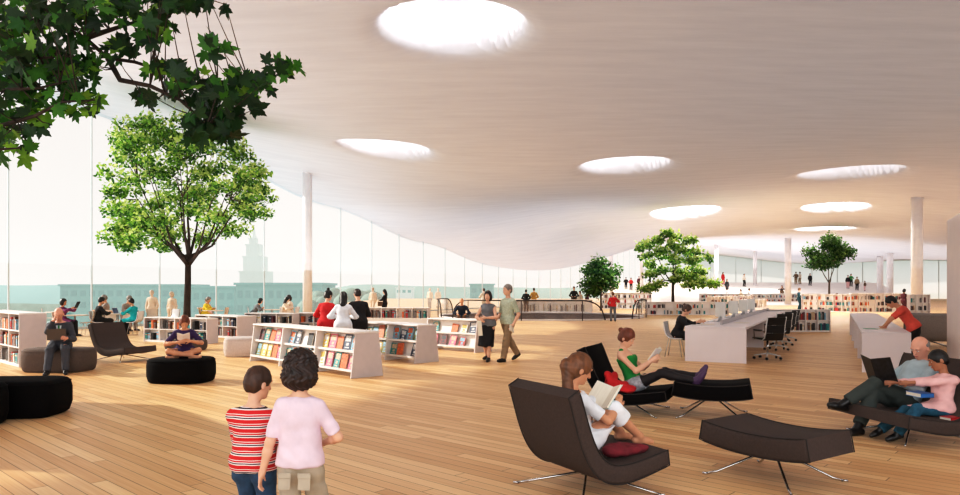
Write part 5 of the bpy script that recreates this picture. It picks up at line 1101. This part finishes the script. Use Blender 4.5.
# ---------------------------------------------------------------- people sitting by the glass
def sitter(px, Y, ang, label, H_=1.7, c1=c_black, c2=c_black, hair=('short', 'brown'), skin='fair', fem=False, up=(0, .1, 1), hands=None, seat=.46, group=None, face=(0, 1, -.2), h=.022, z=0, feet=None):
    return person(label, group, H_, gp(px, Y, z), R(ang-90), pelvis=(0, 0, seat+.09), up=up, h=h, fem=fem, skin=skin, face=face, hair=hair, hands=hands or [(-.14, .42, .80), (.14, .42, .80)], hhint=[(-1, -.3, -.6), (1, -.3, -.6)],
                  feet=feet or [(-.12, .42, .08), (.13, .36, .08)], khint=[(0, 1, 1), (0, 1, 1)], fingers=h < .016, wear=[('top', c1, dict(sleeve=.9)), ('trousers', c2), ('shoes', c_shoe)])
sitter(62, 24.2, 0, 'woman in purple with dark hair reading a tablet by the glass', 1.66, c_mauve, c_black, ('bob', 'black'), 'tan', True, (0, .05, 1), [(-.1, .42, .98), (.1, .42, .98)], face=(0, 1, -.1), h=.018)
w_ = gp(62, 24.2); t = thing('tablet', 'dark tablet held by the woman in purple', 'tablet', (w_[0]+.50, w_[1]-.02, 1.0), 0); mb = MB(); mb.box((-.01, -.09, -.02), (.01, .09, .22), Matrix.Rotation(R(25), 4, 'Y'), bev=.003); mb.build('casing', M_BLK, t)
sitter(97, 25.0, 40, 'man dressed in black sitting with his back to the viewer by the glass', 1.78, c_black, c_black, ('short', 'black'), 'tan', False, (0, .2, 1), h=.018)
sitter(135, 25.2, 175, 'person in a turquoise shirt sitting on a white chair facing left', 1.68, c_teal, c_black, ('short', 'black'), 'tan', False, (0, .2, 1), h=.016)
w_ = gp(119, 25.6); laptop('open laptop on the table before the person in turquoise', (w_[0], w_[1], .73), R(85), M_ALU, 110)
sitter(107, 27.4, 200, 'left grey seated figure of the pair behind the man in black', 1.82, c_hazyg, c_hazyg, ('short', 'grey'), 'tan', seat=.5); sitter(125, 27.6, -20, 'right grey seated figure leaning over the table behind turquoise', 1.82, c_hazyg, c_hazyg, ('short', 'grey'), 'tan', up=(0, .35, 1), seat=.5)
sitter(204, 30.4, 0, 'person in a yellow top sitting by the glass right of the trunk', 1.72, c_yellow, c_khaki, ('short', 'grey'), 'tan', up=(0, .3, 1)); sitter(209, 30.9, 180, 'person in pink leaning towards the one in yellow', 1.55, c_pink, c_black, ('bob', 'darkbrown'), 'tan', True)
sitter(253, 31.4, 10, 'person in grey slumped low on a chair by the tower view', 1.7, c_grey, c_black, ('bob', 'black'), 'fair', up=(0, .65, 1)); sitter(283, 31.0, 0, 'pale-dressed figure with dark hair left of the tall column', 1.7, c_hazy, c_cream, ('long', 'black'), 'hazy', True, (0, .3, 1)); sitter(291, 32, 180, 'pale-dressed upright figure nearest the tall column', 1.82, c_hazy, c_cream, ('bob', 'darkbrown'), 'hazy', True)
pouf('low dark stool under the man in navy at the stair', gp(462, 29.2), 0, .7, .6, .44, M_BLACKF)
sitter(462, 29.15, 268, 'seated man in a navy shirt with hands on his knees near the stair', 1.74, c_navy, c_brown, ('fringe', 'grey'), 'tan', up=(0, .35, 1), hands=[(-.16, .40, .60), (.16, .40, .60)], seat=.42, h=.018)
# ---------------------------------------------------------------- standing people further off
def stander(px, Y, ang, label, H_=1.72, c1=c_black, c2=c_black, hair=('short', 'brown'), skin='fair', fem=False, pose=0, z=0, h=.03, group=None, skirt=None, coat=False):
    hs_ = [None, [(-.12, .30, 1.08), (.12, .30, 1.08)], [(-.14, .10, .84), (.2, .28, 1.15)], [(-.1, .14, 1.0), (.12, .16, .98)]][pose]
    if hs_: hs_ = [tuple(v*H_/1.72 for v in q) for q in hs_]
    wear = [('top', c1, dict(sleeve=.95, hem=-.05 if not coat else -.28))]
    wear += [('skirt', skirt, dict(length=.5, w=.06, r=.11))] if skirt else [('trousers', c2)]
    return person(label, group, H_, gp(px, Y, z), R(ang-90), h=h, fem=fem, skin=skin, hair=hair, hands=hs_, hhint=[(-1, -.5, -.4), (1, -.5, -.4)], face=(0, 1, -.12), feet=[(-.09, .06, .08*H_/1.75), (.10, -.06, .08*H_/1.75)], fingers=False, wear=wear+[('shoes', c_shoe)])
stander(385, 38, 170, 'woman in black with a bag standing against the glass view', 1.66, c_black, c_black, ('long', 'black'), fem=True, pose=1, h=.02, coat=True)
w_ = gp(381, 38); t = thing('shoulder_bag', 'dark brown bag at the side of the woman in black', 'bag', (w_[0], w_[1]-.1, .85)); mb = MB(); mb.box((-.16, -.06, -.12), (.16, .06, .12), bev=.03); mb.build('body', c_brown, t); mb = MB(); mb.tube([(-.14, 0, .1), (-.08, 0, .36), (.08, 0, .36), (.14, 0, .1)], .012, 6); mb.build('strap', c_brown, t, True)
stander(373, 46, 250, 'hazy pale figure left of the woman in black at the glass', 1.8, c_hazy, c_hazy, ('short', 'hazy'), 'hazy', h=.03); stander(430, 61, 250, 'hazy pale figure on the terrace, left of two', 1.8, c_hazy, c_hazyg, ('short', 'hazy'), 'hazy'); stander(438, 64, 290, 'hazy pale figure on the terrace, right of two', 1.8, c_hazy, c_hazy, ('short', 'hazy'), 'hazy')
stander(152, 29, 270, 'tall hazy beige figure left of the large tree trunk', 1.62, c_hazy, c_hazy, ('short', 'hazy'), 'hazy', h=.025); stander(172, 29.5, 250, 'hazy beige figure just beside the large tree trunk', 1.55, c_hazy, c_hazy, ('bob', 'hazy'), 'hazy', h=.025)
stander(526, 49.6, 80, 'dark-clothed person at the rail beyond the walking man', 1.66, c_black, c_brown, ('short', 'black'), pose=3); stander(534, 52, 95, 'person in a mustard jacket at the rail beyond the walking man', 1.78, cloth_m('mustard', (184, 142, 70)), c_brown, ('short', 'brown'), pose=3)
stander(484, 50, 100, 'person in pale clothes half hidden behind the walking woman', 1.74, c_cream, c_cream, ('short', 'brown'), pose=1)
stander(574, 54, 260, 'person in a dark suit left of the smallest tree', 1.9, c_black, c_brown, ('short', 'black'), pose=3); stander(580, 55, 230, 'smaller person beside the dark suit near the smallest tree', 1.55, c_cream, c_black, ('bob', 'black')); stander(587, 54.5, 200, 'person in maroon under the smallest tree', 1.6, c_maroon, c_maroon, ('bob', 'darkbrown'), fem=True)
stander(613, 35.8, 85, 'person in a red jacket and grey trousers beside the right stair rail', 1.52, c_red, c_grey, ('short', 'lightbrown'), pose=2, h=.02)
stander(799, 54, 330, 'man in a long dark teal coat standing behind the office chairs', 1.78, c_dteal, c_dteal, ('short', 'lightbrown'), pose=1, coat=True, h=.025)
w_ = gp(803, 53.7); t = thing('newspaper', 'white paper held by the man in the teal coat', 'paper', (w_[0], w_[1], 1.15)); mb = MB(); mb.box((-.22, -.01, -.12), (.22, .01, .16), bev=.003); mb.build('sheet', M_PAGE, t)
stander(904, 46, 20, 'woman in a long dark maroon coat holding a beige book at the right shelves', 1.70, c_maroon, c_maroon, ('bob', 'black'), 'brown', True, 1, h=.022, coat=True)
sitter(838, 55.5, 170, 'person in pale top sitting on the grey pouf below the round tree', 1.75, c_cream, c_black, ('bob', 'brown'), h=.03)
stander(741, 70, 200, 'woman in cream bending beside the monitors in the distance', 1.7, c_cream, c_cream, ('bob', 'darkbrown'), fem=True, pose=3); stander(749, 72, 340, 'man in white with dark hair right of the woman in cream', 1.8, c_white, c_black, ('short', 'black'), pose=1)
def on_slope(px, yf):
    Y = 76.
    while Y < 121 and HY+(EYE-slope_z(Y))*F/Y > yf: Y += .25
    return Y, slope_z(Y)-.02
for px, yf, ang, H_, c1, c2, hr, fem, pose, sk, lb in [
        (626, 289.5, 90, 1.6, c_black, c_navy, ('short', 'black'), False, 3, None, 'dark figure on the far slope, leftmost of the group between the trees'), (631, 290, 270, 1.6, c_red, c_black, ('bob', 'black'), True, 3, None, 'figure in red on the far slope between the two left trees'),
        (639, 288.5, 250, 1.6, c_maroon, c_black, ('short', 'black'), False, 0, None, 'maroon-clad figure on the far slope left of the layered tree'), (650, 288.5, 200, 1.6, c_black, c_cream, ('bob', 'black'), True, 1, None, 'dark-haired figure just left of the layered tree on the slope'),
        (704, 286, 200, 1.6, c_cream, c_maroon, ('short', 'brown'), False, 1, None, 'cream-topped figure by the right edge of the layered tree'), (723, 284.5, 280, 1.75, c_red, c_red, ('long', 'black'), True, 0, None, 'person in a red dress-length coat high on the far slope'),
        (727, 293, 260, 1.75, c_black, c_black, ('long', 'black'), True, 0, c_black, 'woman in a long black dress below the red figure'), (744, 286.5, 300, 1.75, c_cream, c_black, ('short', 'black'), False, 3, None, 'figure in a pale top and black trousers on the slope above the monitors'),
        (796, 284.5, 80, 1.8, c_brown, c_tan, ('short', 'brown'), False, 1, None, 'person in brown on the slope right of the bright column'), (800, 284, 110, 1.75, c_cream, c_tan, ('bob', 'brown'), True, 1, None, 'person in cream beside the brown figure on the slope'),
        (810, 285.5, 270, 1.7, c_black, c_black, ('short', 'black'), False, 0, None, 'dark figure left of the crown of the round tree'), (848, 288.5, 240, 1.75, c_black, c_pink, ('short', 'black'), False, 0, None, 'dark figure just right of the round tree crown'),
        (851, 286.5, 260, 1.75, c_green, c_black, ('bob', 'brown'), True, 1, None, 'person in green right of the round tree crown'), (857, 290.5, 250, 1.75, c_tan, c_black, ('short', 'black'), False, 0, None, 'figure in tan with black trousers lower on the slope at right'),
        (865, 291, 180, 1.3, c_brown, c_pink, ('short', 'black'), False, 3, None, 'small child-sized figure at the foot of the slope at right')]:
    Y, z = on_slope(px, yf); stander(px, Y, ang, lb, H_, c1, c2, hr, 'tan', fem, pose, z, .035, 'small figures on the far slope', sk)
Y, z = on_slope(782, 295); sitter(782, Y, 240, 'person in black sitting on the slope beside the bright column', 1.9, c_black, c_brown, ('long', 'black'), 'fair', True, seat=.25, z=z, h=.035); Y, z = on_slope(787, 295); stander(787, Y, 230, 'small pale figure beside the person in black on the slope', 1.4, c_cream, c_cream, ('bob', 'brown'), z=z)
# figures in this scene whose tiny parts fell away keep their body only
for o in list(bpy.data.objects):
    if o.type == 'MESH' and len(o.data.polygons) == 0: bpy.data.objects.remove(o)
